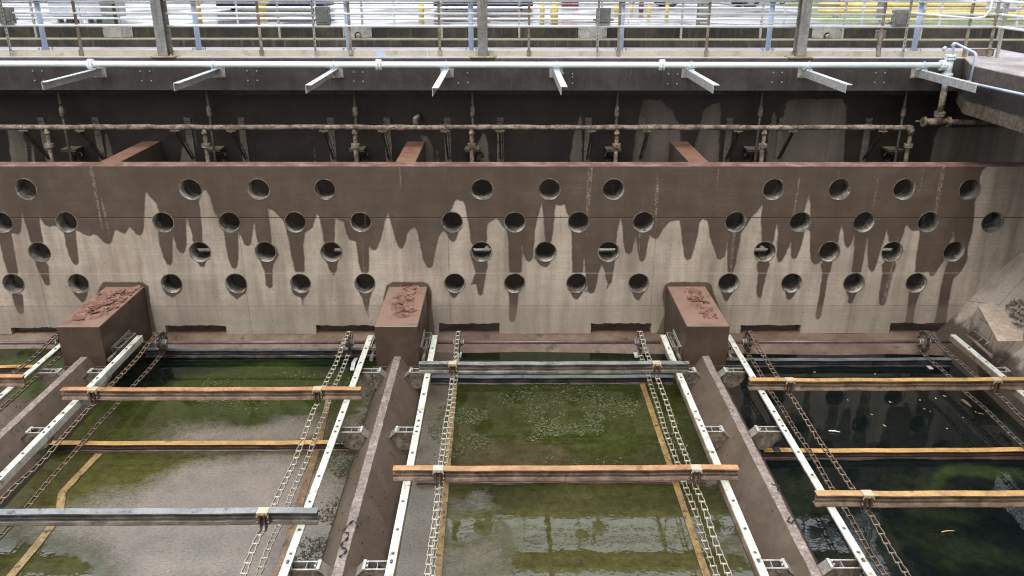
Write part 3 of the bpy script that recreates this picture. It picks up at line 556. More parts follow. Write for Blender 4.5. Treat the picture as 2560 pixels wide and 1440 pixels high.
def flakes(m, inside, n, size, zf, lift=.03):
    for _ in range(n):
        x, y = inside(); r = size*random.uniform(.5, 1.4); k = random.randint(5, 7); a0 = random.random()*6
        tx, ty = random.uniform(-.25, .25), random.uniform(-.25, .25); base = zf(x, y)+.012+random.random()*lift*.3
        ring = []
        for i in range(k):
            rr = r*random.uniform(.6, 1.2); dx, dy = rr*math.cos(a0+2*PI*i/k), rr*math.sin(a0+2*PI*i/k)*1.1
            ring.append((x+dx, y+dy, max(base-.006, base+dx*tx+dy*ty+random.uniform(-.2, 1)*lift*.8)))
        c = (x, y, base+random.uniform(-.3, .3)*lift*.3); top = [c]+ring; low = [(p[0], p[1], p[2]-.008) for p in top]
        m.add(top+low, [(0, i+1, (i+1) % k+1) for i in range(k)]+[(k+1, k+1+(i+1) % k+1, k+1+i+1) for i in range(k)]+[(i+1, k+2+i, k+2+(i+1) % k, (i+1) % k+1) for i in range(k)])
bl = ['brown concrete block with wide peeling red coating between far left and left bays', 'brown concrete block with a narrow strip of peeling coating between left and middle bays', 'brown concrete block with peeling coating in a diagonal strip between middle and right bays']
px = [[(180,800),(255,733),(345,720),(290,775),(215,803)], [(990,722),(1042,720),(1030,790),(980,790)], [(1708,722),(1740,722),(1790,795),(1765,795)]]
for k, cx in enumerate(RC):
    cxb = [-8.155, -2.11, 3.85][k]
    t = thing('support_block', bl[k], 'concrete block', 'blocks jutting from the wall', (cxb, YF, 0))
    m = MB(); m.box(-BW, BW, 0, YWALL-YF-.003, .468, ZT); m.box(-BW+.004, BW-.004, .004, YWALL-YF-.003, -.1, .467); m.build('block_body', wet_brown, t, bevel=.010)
    poly = [atZ(u, v, ZT) for u, v in px[k]]; poly = [(p.x-cxb, p.y-YF) for p in poly]
    xs_, ys_ = [p[0] for p in poly], [p[1] for p in poly]
    def ins(poly=poly, xs_=xs_, ys_=ys_):
        while 1:
            x, y = random.uniform(max(-BW+.04, min(xs_)), min(BW-.04, max(xs_))), random.uniform(min(ys_), max(ys_)); c = False
            for (ax_, ay_), (bx_, by_) in zip(poly, poly[1:]+poly[:1]):
                if (ay_ > y) != (by_ > y) and x < (bx_-ax_)*(y-ay_)/(by_-ay_)+ax_: c = not c
            if c: return x, y
    m = MB(); flakes(m, ins, [110, 50, 55][k], .10, lambda x, y: ZT-.008, .014); flakes(m, ins, [110, 60, 60][k], .035, lambda x, y: ZT-.008, .02); m.build('peeling_coating', flake_red, t)
# crumbs and dark specks clinging to the ridges
m = MB()
for _ in range(420):
    cx = random.choice(RC); sg = random.choice((-1, 1, 1)) if cx < 4 else -1; o_ = random.uniform(.09, .48); y = random.uniform(7, 14.2); z = .672-(o_-.065)*1.576; r = random.uniform(.006, .016)
    m.add([(cx+sg*o_+r*random.uniform(-1, 1), y-r, z+.004), (cx+sg*o_+r, y+r*random.uniform(-.5, .5), z-.006), (cx+sg*o_, y+r, z+.01), (cx+sg*(o_-.4*r), y, z+.018)], [(0, 1, 2), (0, 1, 3), (1, 2, 3), (0, 2, 3)])
m.build('mud_crumbs', black_seal, kind='stuff', label='dark crumbs of mud on the slopes of the dividing ridges', cat='mud crumbs')
zz = lambda u, v: atZ(u, v, .695)
pts = [(600+a/4.236, 1100+b/4.236) for a, b in ((1245,892),(1205,855),(1150,895),(1085,970),(1145,985),(1135,1040),(1085,1085),(1070,1130),(1125,1150),(1110,1190),(1055,1235))]
cp = [zz(*p) for p in pts]; cp[0].z = .64
sm = []
for i in range(len(cp)-1):
    for q in range(4):
        f = q/4; p0, p1, p2, p3 = cp[max(0, i-1)], cp[i], cp[i+1], cp[min(len(cp)-1, i+2)]
        sm.append(.5*((2*p1)+(p2-p0)*f+(2*p0-5*p1+4*p2-p3)*f*f+(3*p1-p0-3*p2+p3)*f**3))
sm.append(cp[-1])
MB().tube(sm, [.010+.006*math.sin(i*1.3) for i in range(len(sm))], 7).build('curled_sealant', black_seal, label='black curled strip of old sealant lying on the ridge crest', cat='sealant strip')
for a in ([(1905, 1120), (1935, 1150)],):
    pass
for j, L in enumerate(([(1928,1208),(1938,1213),(1950,1216),(1944,1224),(1955,1232)], [(1975,1292),(1968,1302),(1980,1308),(1985,1298),(1990,1302)])):
    MB().tube([atZ(u, v, .70) for u, v in L], .008, 6).build('curled_sealant', black_seal, label=['short black sealant scrap by the far one of the right ridge scraps', 'small looped sealant scrap nearer on the right ridge crest'][j], cat='sealant strip')
# ---------------------------------------------------------------- right bank
def XB(z): return 9.3+.73*z
m = MB(); prof = [(9.12, -.12), (9.3, 0), (9.76, .63), (10.2, 1.24), (11.0, 2.33), (12.6, 4.5)]
nseg = 60
for i in range(nseg+1):
    y = 4+(YWALL+.02-4)*i/nseg
    for j, (x, z) in enumerate(prof): m.v.append((x+.012*math.sin(y*2.3+z*3), y, z+random.uniform(-.012, .012)*(0 < j)))
k = len(prof)
for i in range(nseg):
    for j in range(k-1): m.f.append([i*k+j, (i+1)*k+j, (i+1)*k+j+1, i*k+j+1]); m.mi.append(0); m.sm.append(True)
m.build('sloping_bank', bank_m, kind='structure', label='rough sloping concrete bank along the right side of the tank')
p0, p1 = atZ(2495, 853, 1.02), atZ(2557, 852, 1.03)
p3 = atZ(2446, 764, 1.13); p2 = Vector((11.0, 16.1, 1.30))
t = thing('corner_block', 'tan concrete block with crumbled grey rubble against the right bank', 'concrete block')
m = MB(); lo = [Vector((9.36, YF+.1, -.05)), Vector((10.0, YF+.1, -.05)), Vector((10.95, 16.1, -.05)), Vector((9.75, 16.2, -.05))]
m.add([p0, p1, p2, p3]+lo, [(4, 5, 1, 0), (5, 6, 2, 1), (6, 7, 3, 2), (7, 4, 0, 3)], 0); m.add([p0+Vector((0, 0, 0)), p1, p2, p3], [(0, 1, 2, 3)], 1)
m.build('block_body', [bank_m, tan_m], t)
def on_bank(u, v):
    d = ray(u, v); k = (.63-H+(0-9.76)*1.376)/(d.z-d.x*1.376); return CAM+d*k
rc = [on_bank(*p) for p in ((2512, 770), (2530, 845), (2600, 845), (2580, 755))]
def insr(): f = random.random(); g_ = random.random(); p = rc[0]*(1-f)*(1-g_)+rc[1]*f*(1-g_)+rc[2]*f*g_+rc[3]*(1-f)*g_; return p.x, p.y
m = MB(); flakes(m, insr, 60, .05, lambda x, y: .63+(x-9.76)*1.376+.03, .10); m.build('rubble', flake_grey, t)
# ---------------------------------------------------------------- guide rails
RAILS = [(-9.95, 'pale guide rail at the left edge of the far left bay'), (-8.85, 'pale guide rail in the far left bay just left of the ridge'), (-7.46, 'pale guide rail on the left side of the left bay'), (-2.77, 'pale guide rail on the right side of the left bay'), (-1.46, 'pale guide rail on the left side of the middle bay'), (3.19, 'pale guide rail on the right side of the middle bay'), (4.52, 'pale guide rail on the left side of the right bay'), (9.13, 'pale guide rail on the right side of the right bay near the bank')]
for k, (x, lab) in enumerate(RAILS):
    if k == 0: continue
    t = thing('guide_rail', lab, 'rail', 'guide rails along the bays', (x, 0, 0)); sg = 1 if k in (1, 3, 5, 7) else -1   # side of the ridge
    joints = [6., 8.50, 11.80, 15.30]
    for a, b in zip(joints, joints[1:]):
        m = MB(); m.box(-.055, .055, a+.004, b-.004, .672, .70); m.build('wear_strip', rail_m, t, bevel=.004)
    m = MB(); m.box(-.05*sg-.008, -.05*sg+.008, 6, 15.29, .57, .671); m.box(-.05, .05, 6, 15.28, .655, .671); m.build('angle_bar', rail_br if k != 2 else rail_m, t)
    for yy in [6.6+.62*i for i in range(14)]+[8.43, 8.6, 11.72, 11.9]:
        if 7.9 < yy < 15.25: mb = MB(); mb.tube([(0, yy, .698), (0, yy, .706)], .024, 10, sm=False); mb.tube([(0, yy, .705), (0, yy, .716)], .013, 6, sm=False); mb.build('bolt', bolt_m, t)
# ---------------------------------------------------------------- brackets carrying the rails
def bracket():
    t = thing('rail_bracket', 'x', 'bracket', 'steel brackets holding the guide rails')
    m = MB()
    for y in (-.075, .075):
        m.prism([(.66,.565),(.30,.575),(.195,.475),(.335,.245),(.42,.235),(.56,.30),(.66,.46)], 'y', y-.005, y+.005)
    m.build('gusset_plate', plate_m, t)
    m = MB(); m.box(.29, .70, -.085, -.065, .575, .585); m.box(.29, .70, .065, .085, .575, .585); m.box(.27, .31, -.09, .09, .575, .60); m.box(.45, .456, -.07, .07, .40, .575)
    m.build('top_angle', galv_plate, t)
    m = MB(); m.add([(.19,-.1,.475),(.30,-.1,.583),(.30,.1,.583),(.19,.1,.475),(.18,-.1,.48),(.29,-.1,.59),(.29,.1,.59),(.18,.1,.48)], [(0,1,2,3),(4,5,6,7),(0,1,5,4),(2,3,7,6),(1,2,6,5),(0,3,7,4)]); m.build('back_plate', plate_m, t)
    for (x, z) in ((.36, .50), (.42, .34)):
        MB().tube([(x, -.10, z), (x, -.079, z)], .018, 6, sm=False).build('bolt', bolt_m, t)
    for y in (-.03, .04): MB().tube([(.33, y, .578), (.33, y, .61)], .014, 6, sm=False).build('bolt', galv, t)
    return t
bk = bracket(); first = True
wh = {0: 'far left ridge', 1: 'middle ridge', 2: 'right hand ridge'}
for k, cx in enumerate(RC):
    for sg in (-1, 1):
        for yi, y in enumerate((8.52, 11.82, 13.95)):
            if k == 0 and sg == 1 and yi == 0: continue
            if k == 0 and sg == -1 and yi < 2: continue
            b = bk if first else copy_tree(bk); first = False
            b.location = (cx, y, 0); b.scale = (sg, 1, 1)
            b['label'] = f"stained steel bracket on the {'right' if sg > 0 else 'left'} slope of the {wh[k]}, {['nearest the viewer', 'halfway along', 'beside the block'][yi]}"
b = copy_tree(bk); b.location = (9.13+.667, 13.95, 0); b.scale = (-1, 1, 1); b['label'] = 'stained steel bracket fixed to the right bank beside the corner block'
# ---------------------------------------------------------------- flights (scraper bars)
PROF = [(0,.172),(0,.19),(.125,.19),(.125,.178),(.075,.17),(.075,.02),(.125,.012),(.125,0),(0,0),(0,.014),(.038,.024),(.050,.040),(.050,.075),(.030,.088),(.030,.100),(.060,.115),(.060,.150),(.045,.166)]
def flight(label, x0, x1, y, z, mat, clips, up=True, group='scraper bars lying across the bays', capmat=None, worn=0):
    t = thing('scraper_bar', label, 'scraper bar', group, (0, y, z)); r = random.Random(int(x0*100+y*10))
    m = MB(); n = max(8, int((x1-x0)/.16)); k = len(PROF); pr = PROF if up else [(a, .17-b*.895) for a, b in PROF]
    for i in range(n+1):
        f = i/n; x = x0+(x1-x0)*f; sag = -.016*math.sin(PI*f)+(.004*math.sin(f*23))
        jy = .006*math.sin(f*5+x0)+.003*math.sin(f*17)
        for q_, (a, b) in enumerate(pr): m.v.append((x, a+jy+r.uniform(-.0022, .0022), b+sag+r.uniform(-.0018, .0018)*(0 if q_ in (2, 3, 1) else 1)))
    for i in range(n):
        for j in range(k): q = (j+1) % k; m.f.append([i*k+j, (i+1)*k+j, (i+1)*k+q, i*k+q]); m.mi.append(1 if j == (1 if up else 7) else 0); m.sm.append(False)
    m.f += [list(range(k)), [n*k+j for j in range(k)][::-1]]; m.mi += [0, 0]; m.sm += [False, False]
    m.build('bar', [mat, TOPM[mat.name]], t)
    for cx in clips:
        if up:
            c = MB(); c.box(cx-.075, cx+.075, -.012, .12, .186, .197); c.box(cx-.075, cx+.075, -.013, -.005, .145, .196); o = c.build('clip_cap', capmat or gold_m, t, bevel=.003)
            for dx in (-.05, .05): MB().tube([(cx+dx, .05, .195), (cx+dx, .05, .206)], .011, 6, sm=False).build('bolt', galv, o)
            c = MB()
            for dx in (-.033, .033):
                c.box(cx+dx-.006, cx+dx+.006, -.045, .03, -.085, .175); c.box(cx+dx*2.1-.022, cx+dx*2.1+.022, -.008, 0, .02, .165)
            a = c.build('clip_arm', arm_m, t, bevel=.003)
            for dx in (-.075, .075):
                for z_ in (.05, .135): MB().tube([(cx+dx, -.02, z_), (cx+dx, -.006, z_)], .009, 6, sm=False).build('bolt', galv, a)
    return t
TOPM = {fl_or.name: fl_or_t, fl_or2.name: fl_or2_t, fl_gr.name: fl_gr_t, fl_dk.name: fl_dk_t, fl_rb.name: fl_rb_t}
ZU = .702
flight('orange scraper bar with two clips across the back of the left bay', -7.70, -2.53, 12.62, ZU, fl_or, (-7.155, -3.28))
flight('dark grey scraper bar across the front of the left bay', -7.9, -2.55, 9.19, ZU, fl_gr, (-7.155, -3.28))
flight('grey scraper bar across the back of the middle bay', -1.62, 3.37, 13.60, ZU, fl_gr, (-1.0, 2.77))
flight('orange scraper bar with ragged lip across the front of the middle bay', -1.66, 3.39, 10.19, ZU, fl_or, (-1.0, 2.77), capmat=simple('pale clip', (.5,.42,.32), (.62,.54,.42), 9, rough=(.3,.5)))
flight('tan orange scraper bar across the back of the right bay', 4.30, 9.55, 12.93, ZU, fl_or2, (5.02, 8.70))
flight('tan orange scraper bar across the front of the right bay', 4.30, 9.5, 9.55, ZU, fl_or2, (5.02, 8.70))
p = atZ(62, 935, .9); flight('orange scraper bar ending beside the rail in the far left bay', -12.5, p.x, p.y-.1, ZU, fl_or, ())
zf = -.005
lowg = 'scraper bars resting on the floor'
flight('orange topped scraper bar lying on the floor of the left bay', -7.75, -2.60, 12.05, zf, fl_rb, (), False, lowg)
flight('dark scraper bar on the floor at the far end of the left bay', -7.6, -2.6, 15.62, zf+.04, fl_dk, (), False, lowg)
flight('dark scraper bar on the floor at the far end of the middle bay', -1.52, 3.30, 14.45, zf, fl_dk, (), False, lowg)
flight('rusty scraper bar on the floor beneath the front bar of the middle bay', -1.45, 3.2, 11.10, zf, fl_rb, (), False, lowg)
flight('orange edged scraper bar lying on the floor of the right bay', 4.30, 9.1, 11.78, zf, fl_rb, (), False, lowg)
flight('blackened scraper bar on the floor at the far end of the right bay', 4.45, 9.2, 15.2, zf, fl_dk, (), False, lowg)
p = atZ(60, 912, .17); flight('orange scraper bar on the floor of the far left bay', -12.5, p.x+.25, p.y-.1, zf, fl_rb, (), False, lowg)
for lab, x, y in (('black shoe clamped on the right end of the left bay floor bar', -2.87, 12.05), ('black shoe clamped on the left end of the right bay floor bar', 4.52, 11.78)):
    MB().box(x-.06, x+.06, y-.02, y+.14, .14, .185).build('wear_shoe', black_m, bevel=.01, label=lab, cat='wear shoe')
# ---------------------------------------------------------------- chains: every link is a part
def link_mesh():
    m = MB(); L = .178
    for s_ in (-1, 1):
        for (ya, yb, xa, xb) in ((-.014, .05, .038, .038), (.05, .115, .038, .028), (.115, L+.012, .028, .028)):
            m.add([(s_*xa-.0045, ya, -.013), (s_*xa+.0045, ya, -.013), (s_*xb+.0045, yb, -.013), (s_*xb-.0045, yb, -.013), (s_*xa-.0045, ya, .013), (s_*xa+.0045, ya, .013), (s_*xb+.0045, yb, .013), (s_*xb-.0045, yb, .013)],
                  [(0,1,2,3),(4,5,6,7),(0,1,5,4),(1,2,6,5),(2,3,7,6),(3,0,4,7)])
    m.tube([(-.048, 0, 0), (.048, 0, 0)], .010, 8, 1); m.tube([(-.028, 0, 0), (.028, 0, 0)], .014, 8, 1)
    return m
LM = link_mesh().build('link', [chain_m, barrel_m]); LM2 = None
dark_chain = simple('dark wet chain', (.075,.062,.05), (.14,.115,.09), 9, rough=(.25,.4), metal=.15, top=(.24,.21,.17)); dark_bar = simple('dark chain barrel', (.20,.19,.17), (.34,.32,.29), 12, rough=(.2,.4), metal=.2)
rust_chain = simple('rusty chain', (.085,.062,.045), (.16,.12,.085), 9, rough=(.3,.5), metal=.15, top=(.27,.20,.14))
lm_lay = LM.data.copy(); lm_d = LM.data.copy(); lm_d.materials.clear(); lm_d.materials.append(dark_chain); lm_d.materials.append(dark_bar)
lm_r = LM.data.copy(); lm_r.materials.clear(); lm_r.materials.append(rust_chain); lm_r.materials.append(barrel_m)
bpy.data.objects.remove(LM)
SY, SZ, SR = 15.52, .43, .232
CH = [(-9.2, 'rusty scraper chain in the far left bay beside the block', lm_r, [13.2], 7.6), (-7.155, 'scraper chain on the left side of the left bay', lm_r, [12.62, 9.19], 7.6), (-3.28, 'scraper chain on the right side of the left bay', lm_lay, [12.62, 9.19], 7.6),
      (-1.0, 'pale scraper chain on the left side of the middle bay', lm_lay, [13.6, 10.19], 7.6), (2.77, 'pale scraper chain on the right side of the middle bay', lm_lay, [13.6, 10.19], 7.6),
      (5.02, 'scraper chain on the left side of the right bay', lm_r, [12.93, 9.55], 7.6), (8.70, 'dull brown scraper chain on the right side of the right bay', lm_d, [12.93, 9.55], 7.6)]
PITCH = .178
for ci, (x, lab, lm, fl, ys) in enumerate(CH):
    t = thing('scraper_chain', lab, 'chain', 'scraper chains running over the sprockets', (x, 0, 0)); rr = random.Random(ci)
    nodes = sorted(fl+[SY, min(fl)-3.4])
    def zu(y):
        for a, b in zip(nodes, nodes[1:]):
            if a <= y <= b: f = (y-a)/(b-a); return SZ+SR-.055*math.sin(PI*f)**2-(.03 if min(abs(y-q) for q in fl) < .12 else 0)+.008*math.sin(y*5+ci)
        return SZ+SR
    path = []; y = ys
    while y < SY: path.append((y, zu(y))); y += .02
    a = PI/2
    while a > -PI/2: path.append((SY+SR*math.cos(a), SZ+SR*math.sin(a))); a -= .08
    y = SY
    while y > 8.3:
        path.append((y, SZ-SR-.03*math.sin(PI*min(1, (SY-y)/1.2))*0+.006*math.sin(y*4+ci))); y -= .02
    pa = np.array(path); ds = np.concatenate([[0], np.cumsum(np.hypot(*np.diff(pa, axis=0).T))]); N_ = int(ds[-1]/PITCH)
    lat = lambda s_: .012*math.sin(s_*1.3+ci*2)+.006*math.sin(s_*4.1)
    for i in range(min(N_, 100)):
        s0, s1 = i*PITCH, (i+1)*PITCH; A = [np.interp(s0, ds, pa[:, q]) for q in (0, 1)]; B = [np.interp(s1, ds, pa[:, q]) for q in (0, 1)]
        o = bpy.data.objects.new('link', lm); COL.objects.link(o); o.parent = t
        lx = lat(s0)
        dY, dZ = B[0]-A[0], B[1]-A[1]; o.location = (lx, A[0], A[1]); o.rotation_euler = (math.atan2(dZ, dY), 0, 0)
# ---------------------------------------------------------------- shafts with sprockets
def sprocket(m, x, r0=.19, side=1):
    n = 22; th = .022
    out = []
    for i in range(n*2):
        a = 2*PI*i/(n*2); r = .225 if (i//2) % 2 == 0 else .185; out.append((SR and r*math.cos(a), r*math.sin(a)))
    m.prism(out, 'x', x-th, x+th)
shl = [('far left', -13, -8.6, [-9.2]), ('left', -7.70, -2.54, [-7.155, -3.28]), ('middle', -1.68, 3.42, [-1.0, 2.77]), ('right', 4.28, 9.4, [5.02, 8.70])]
for nm, a, b, sp_ in shl:
    t = thing('sprocket_shaft', f'horizontal shaft with toothed sprockets at the far end of the {nm} bay', 'shaft', 'sprocket shafts along the foot of the wall', (0, SY, SZ))
    MB().tube([(a, 0, 0), (b, 0, 0)], .036, 14).build('shaft', shaft_m, t)
    for x in sp_:
        m = MB(); sprocket(m, x); s1 = m.build('sprocket', spro_m, t)
        m = MB(); m.tube([(x-.09, 0, 0), (x-.06, 0, 0), (x+.06, 0, 0), (x+.09, 0, 0)], [.06, .075, .075, .06], 14)
        for i in range(6): an = i*PI/3; m.tube([(x-.04, .11*math.cos(an), .11*math.sin(an)), (x+.04, .11*math.cos(an), .11*math.sin(an))], .014, 6, sm=False)
        m.tube([(x-.034, 0, 0), (x+.034, 0, 0)], .145, 24); m.build('hub', simple('scummy hub', (.10,.08,.065), (.28,.24,.20), 14, rough=(.4,.7), bump=.5), s1)
        for sx in (-.105, .105):
            m = MB(); R_ = .052
            for i in range(12):
                a0, a1 = 2*PI*i/12, 2*PI*(i+1)/12; m.tube([(x+sx, R_*math.cos(a0), R_*math.sin(a0)), (x+sx, R_*math.cos(a1), R_*math.sin(a1))], .012, 6)
            m.build('collar', galv_plate, s1)
# shaft bearings: frame with tube guides on the block sides
for lab, x, sg in (('bearing frame on the right face of the far left block', -8.155+BW, 1), ('bearing frame on the left face of the middle block', -2.11-BW, -1), ('bearing frame on the right face of the middle block', -2.11+BW, 1), ('bearing frame on the left face of the right hand block', 3.85-BW, -1), ('bearing frame on the right face of the right hand block', 3.85+BW, 1)):
    t = thing('bearing_frame', 'rusty '+lab, 'bearing', 'bearing frames at the shaft ends', (x, 15.05, .66))
    m = MB()
    for (y0_, y1_, xx) in ((-.36, .34, .02), (-.36, .34, .15)): m.box(min(sg*xx, sg*(xx+.012)), max(sg*xx, sg*(xx+.012)), y0_, y1_, -.02, .05)
    for yy in (-.36, .06, .33): m.box(min(0, sg*.165), max(0, sg*.165), yy, yy+.015, -.02, .05)
    m.box(min(0, sg*.02), max(0, sg*.02), -.42, .42, -.30, .08); m.build('frame', plate_m, t)
    m = MB(); m.tube([(sg*.09, -.75, -.02), (sg*.09, -.40, -.02)], .032, 12); m.tube([(sg*.09, -.30, -.01), (sg*.09, .33, -.01)], .030, 12); m.tube([(sg*.09, -.76, -.02), (sg*.09, -.70, -.02)], .037, 12); m.build('guide_tube', scum_mid, t)
    MB().tube([(sg*.02, .46, -.2), (sg*.17, .46, -.2)], .09, 14).build('bearing_housing', plate_m, t)
t = thing('bearing_frame', 'rusty tube and frame lying along the right bank above the shaft', 'bearing', 'bearing frames at the shaft ends')
q = [atZ(*c, .80) for c in ((2415, 838), (2440, 856), (2476, 888))]
m = MB(); m.tube(q, .032, 12); m.tube([q[2], q[2]+(q[2]-q[1]).normalized()*.05], .04, 12); m.build('guide_tube', scum_mid, t)
m = MB(); d_ = (q[2]-q[0]).normalized(); sx = Vector((.13, 0, .10))
m.tube([q[0]+sx*.4, q[0]+sx, q[1]+sx+d_*.2, q[1]+sx*.3+d_*.2], .010, 6); m.tube([q[1], q[1]+sx], .010, 6); m.build('frame', plate_m, t)
# ---------------------------------------------------------------- floor strips, scraps, leaves
def strip(lab, pts, wd, mat, cat='wear strip'):
    m = MB(); z = .006; P_ = []
    for i, (x, y) in enumerate(pts):
        a = Vector(pts[max(0, i-1)]); b = Vector(pts[min(len(pts)-1, i+1)]); d_ = (b-a).normalized(); n_ = Vector((d_.y, -d_.x)); P_.append((Vector((x, y))-n_*wd/2, Vector((x, y))+n_*wd/2))
    for a, b in P_: m.v += [(a.x, a.y, z), (b.x, b.y, z), (a.x, a.y, z+.012), (b.x, b.y, z+.012)]
    for i in range(len(P_)-1):
        o = i*4
        for q_ in ((0, 1, 5, 4), (2, 3, 7, 6), (0, 2, 6, 4), (1, 3, 7, 5)): m.f.append([o+k_ for k_ in q_]); m.mi.append(0); m.sm.append(False)
    m.build('wear_strip', mat, label=lab, cat=cat)
strip('yellow floor strip beside the left chain of the middle bay', [(-1.02, 14.4), (-.97, 11.2), (-.93, 8.8), (-.9, 7)], .09, strip_m)
strip('bright yellow floor strip beside the right chain of the middle bay', [(2.68, 14.5), (2.70, 11.9), (2.70, 11.2), (2.71, 8.9), (2.7, 7)], .10, strip_m)
strip('worn orange floor strip beside the right chain of the left bay', [(-3.42, 14.2), (-3.25, 12.2), (-3.20, 11.), (-3.12, 9.2), (-3.1, 7)], .11, strip_br)
strip('kinked yellow floor strip on the left of the left bay', [(-6.90, 12.0), (-6.93, 11.6), (-6.97, 10.9), (-6.72, 10.3), (-6.70, 9.6), (-6.72, 8.9), (-6.8, 7)], .12, strip_m)
strip('thin dark floor strip in the far left bay beside the ridge', [(-8.95, 13.4), (-9.05, 12), (-9.1, 10.5)], .10, simple('muddy strip', (.10,.075,.05), (.16,.12,.085), 5))
for lab, pts_ in (('white painted scrap leaning by the right chain of the left bay', [(892, 893), (884, 905), (880, 925)]), ('white scrap under the chain at the far end of the middle bay', [(1150, 880), (1148, 893)]), ('white and green scrap beside the right sprocket of the middle bay', [(1588, 880), (1592, 893)]), ('pale scrap lying in the far corner of the right bay', [(2320, 914), (2330, 922)])):
    P3 = [atZ(u, v, .02) for u, v in pts_]; strip(lab, [(p.x, p.y) for p in P3], .08, white_scrap, 'plastic scrap')
lf = [(2036,930,'first'),(2187,935,''),(2218,905,''),(2226,1005,''),(2310,1022,''),(2325,1028,''),(2340,996,''),(2362,990,''),(2408,1044,''),(2180,1036,''),(2212,1064,''),(2368,1071,''),(2440,1030,''),(2300,1000,''),(2120,1000,''),(1985,1075,'')]
for i, (u, v, _) in enumerate(lf):
    p = atZ(u, v, .012); L_ = random.uniform(.018, .042); a = random.random()*6; m = MB()
    pts_ = [(L_*math.cos(2*PI*j/8)*1., L_*.5*math.sin(2*PI*j/8), .006*math.cos(4*PI*j/8)) for j in range(8)]
    m.add([(0, 0, .004)]+pts_, [(0, j+1, (j+1) % 8+1) for j in range(8)]); o = m.build('fallen_leaf', leaf_y, label='small yellow leaf floating on the black water of the right bay', cat='leaf', group='yellow leaves on the right bay water'); o.location = p; o.rotation_euler = (0, 0, a)
for lab, a, b, mt, r in (('white stick floating in the right bay', (2072, 1077), (2100, 1080), white_scrap, .013), ('yellow twig floating low in the right bay', (2354, 1330), (2386, 1327), twig_m, .009), ('pale twig floating between the bars on the right', (2445, 1033), (2460, 1036), twig_m, .008), ('mossy branch piece floating by the right chain', (2405, 1000), (2428, 1017), strip_br, .03), ('white twig caught on the ridge side of the left bay', (880, 1193), (886, 1183), white_scrap, .01)):
    pa_, pb_ = atZ(*a, .02), atZ(*b, .02); MB().tube([pa_, (pa_+pb_)/2+Vector((0, .01, .004)), pb_], [r, r*1.1, r*.7], 7).build('floating_stick', mt, label=lab, cat='stick')
# ---------------------------------------------------------------- struts from the pierced wall to the back wall
for k, (x, lab) in enumerate(((-8.22, 'left'), (-2.10, 'middle'), (4.0, 'right hand'))):
    m = MB(); m.box(-.21, .21, YWALL+WT, YB-.002, 3.35, 3.912); m.build('concrete_strut', simple('strut concrete'+lab, (.085,.060,.045), (.12,.09,.068), 2, rough=(.35,.6), bump=.3, top=(.27,.15,.10)), bevel=.01, label=f'{lab} reddish concrete strut between the pierced wall and the back wall', cat='strut', group='struts behind the pierced wall').location = (x, 0, 0)
# ---------------------------------------------------------------- scum coated pipe on brackets
YP, ZP = 18.30, 4.37
t = thing('drain_pipe', 'long scum crusted pipe running along brackets on the back wall', 'pipe', loc=(0, YP, ZP))
xe = atY(2271, 325, YP).x
m = MB(); n = 70; m.tube([(-13+(xe+13)*i/n, .0, .004*math.sin(i*.5)+.003*math.sin(i*1.7)) for i in range(n+1)], [.058+.006*math.sin(i*2.1)+random.uniform(-.003, .003) for i in range(n+1)], 12); m.tube([(xe-.04, 0, 0), (xe+.03, 0, -.015), (xe+.06, 0, -.06), (xe+.06, 0, -.14)], [.068, .074, .072, .068], 12)
m.build('pipe_run', scum_pipe, t)
for px_ in (119, 512, 887, 1179, 1542, 1910, 2275):
    x = atY(px_, 340, YP).x if px_ < 2270 else xe+.06
    m = MB(); n = 10; m.tube([(x+.004*math.sin(i), .0, -.03-1.1*i/n) for i in range(n+1)], [.047+random.uniform(-.004, .004) for _ in range(n+1)], 10); m.tube([(x, 0, -.10), (x, 0, -.16)], .062, 12); d = m.build('drop_pipe', scum_pipe, t)
    m = MB(); m.tube([(x, 0, -.36), (x, 0, -.395)], .095, 14, sm=False); m.tube([(x, 0, -.405), (x, 0, -.44)], .095, 14, sm=False); m.build('flange', scum_pipe, d)
x = atY(1040, 310, YP+.1).x
m = MB(); m.tube([(x, .05, .02), (x-.02, .12, .14), (x+.02, .35, .16), (x+.02, .72, .10)], .07, 10); m.build('branch_elbow', scum_dark, t)
bx = [62, 203, 440, 580, 811, 957, 1113, 1250, 1478, 1617, 1844, 1980, 2204]
for i, px_ in enumerate(bx):
    x = atY(px_, 330, YP).x; t = thing('pipe_bracket', f"scum coated triangular pipe bracket on the back wall, number {['one','two','three','four','five','six','seven','eight','nine','ten','eleven','twelve','thirteen'][i]} from the left", 'bracket', 'triangular brackets under the crusted pipe', (x, YP, ZP))
    m = MB(); m.box(-.03, .03, -.10, YB-YP-.02, -.105, -.075); m.box(-.10, .10, -.10, .09, -.078, -.066); m.build('arm', scum_dark, t)
    m = MB(); m.tube([(0, -.02, -.10), (0, YB-YP-.03, -.86)], .028, 4, sm=False); m.tube([(.055, .03, -.11), (.055, YB-YP-.03, -.85)], .012, 4, sm=False); m.build('diagonal_brace', scum_dark, t)
    m = MB(); m.box(-.075, .075, YB-YP-.02, YB-YP-.003, -1.0, -.02); m.build('wall_plate', scum_mid, t)
    m = MB(); m.box(-.075, .075, YB-YP-.035, YB-YP-.021, .0, .09); m.tube([(0, -.065, -.08), (0, -.075, .02), (0, 0, .072), (0, .075, .02), (0, .065, -.08)], .006, 5); m.build('pipe_strap', scum_mid, t)
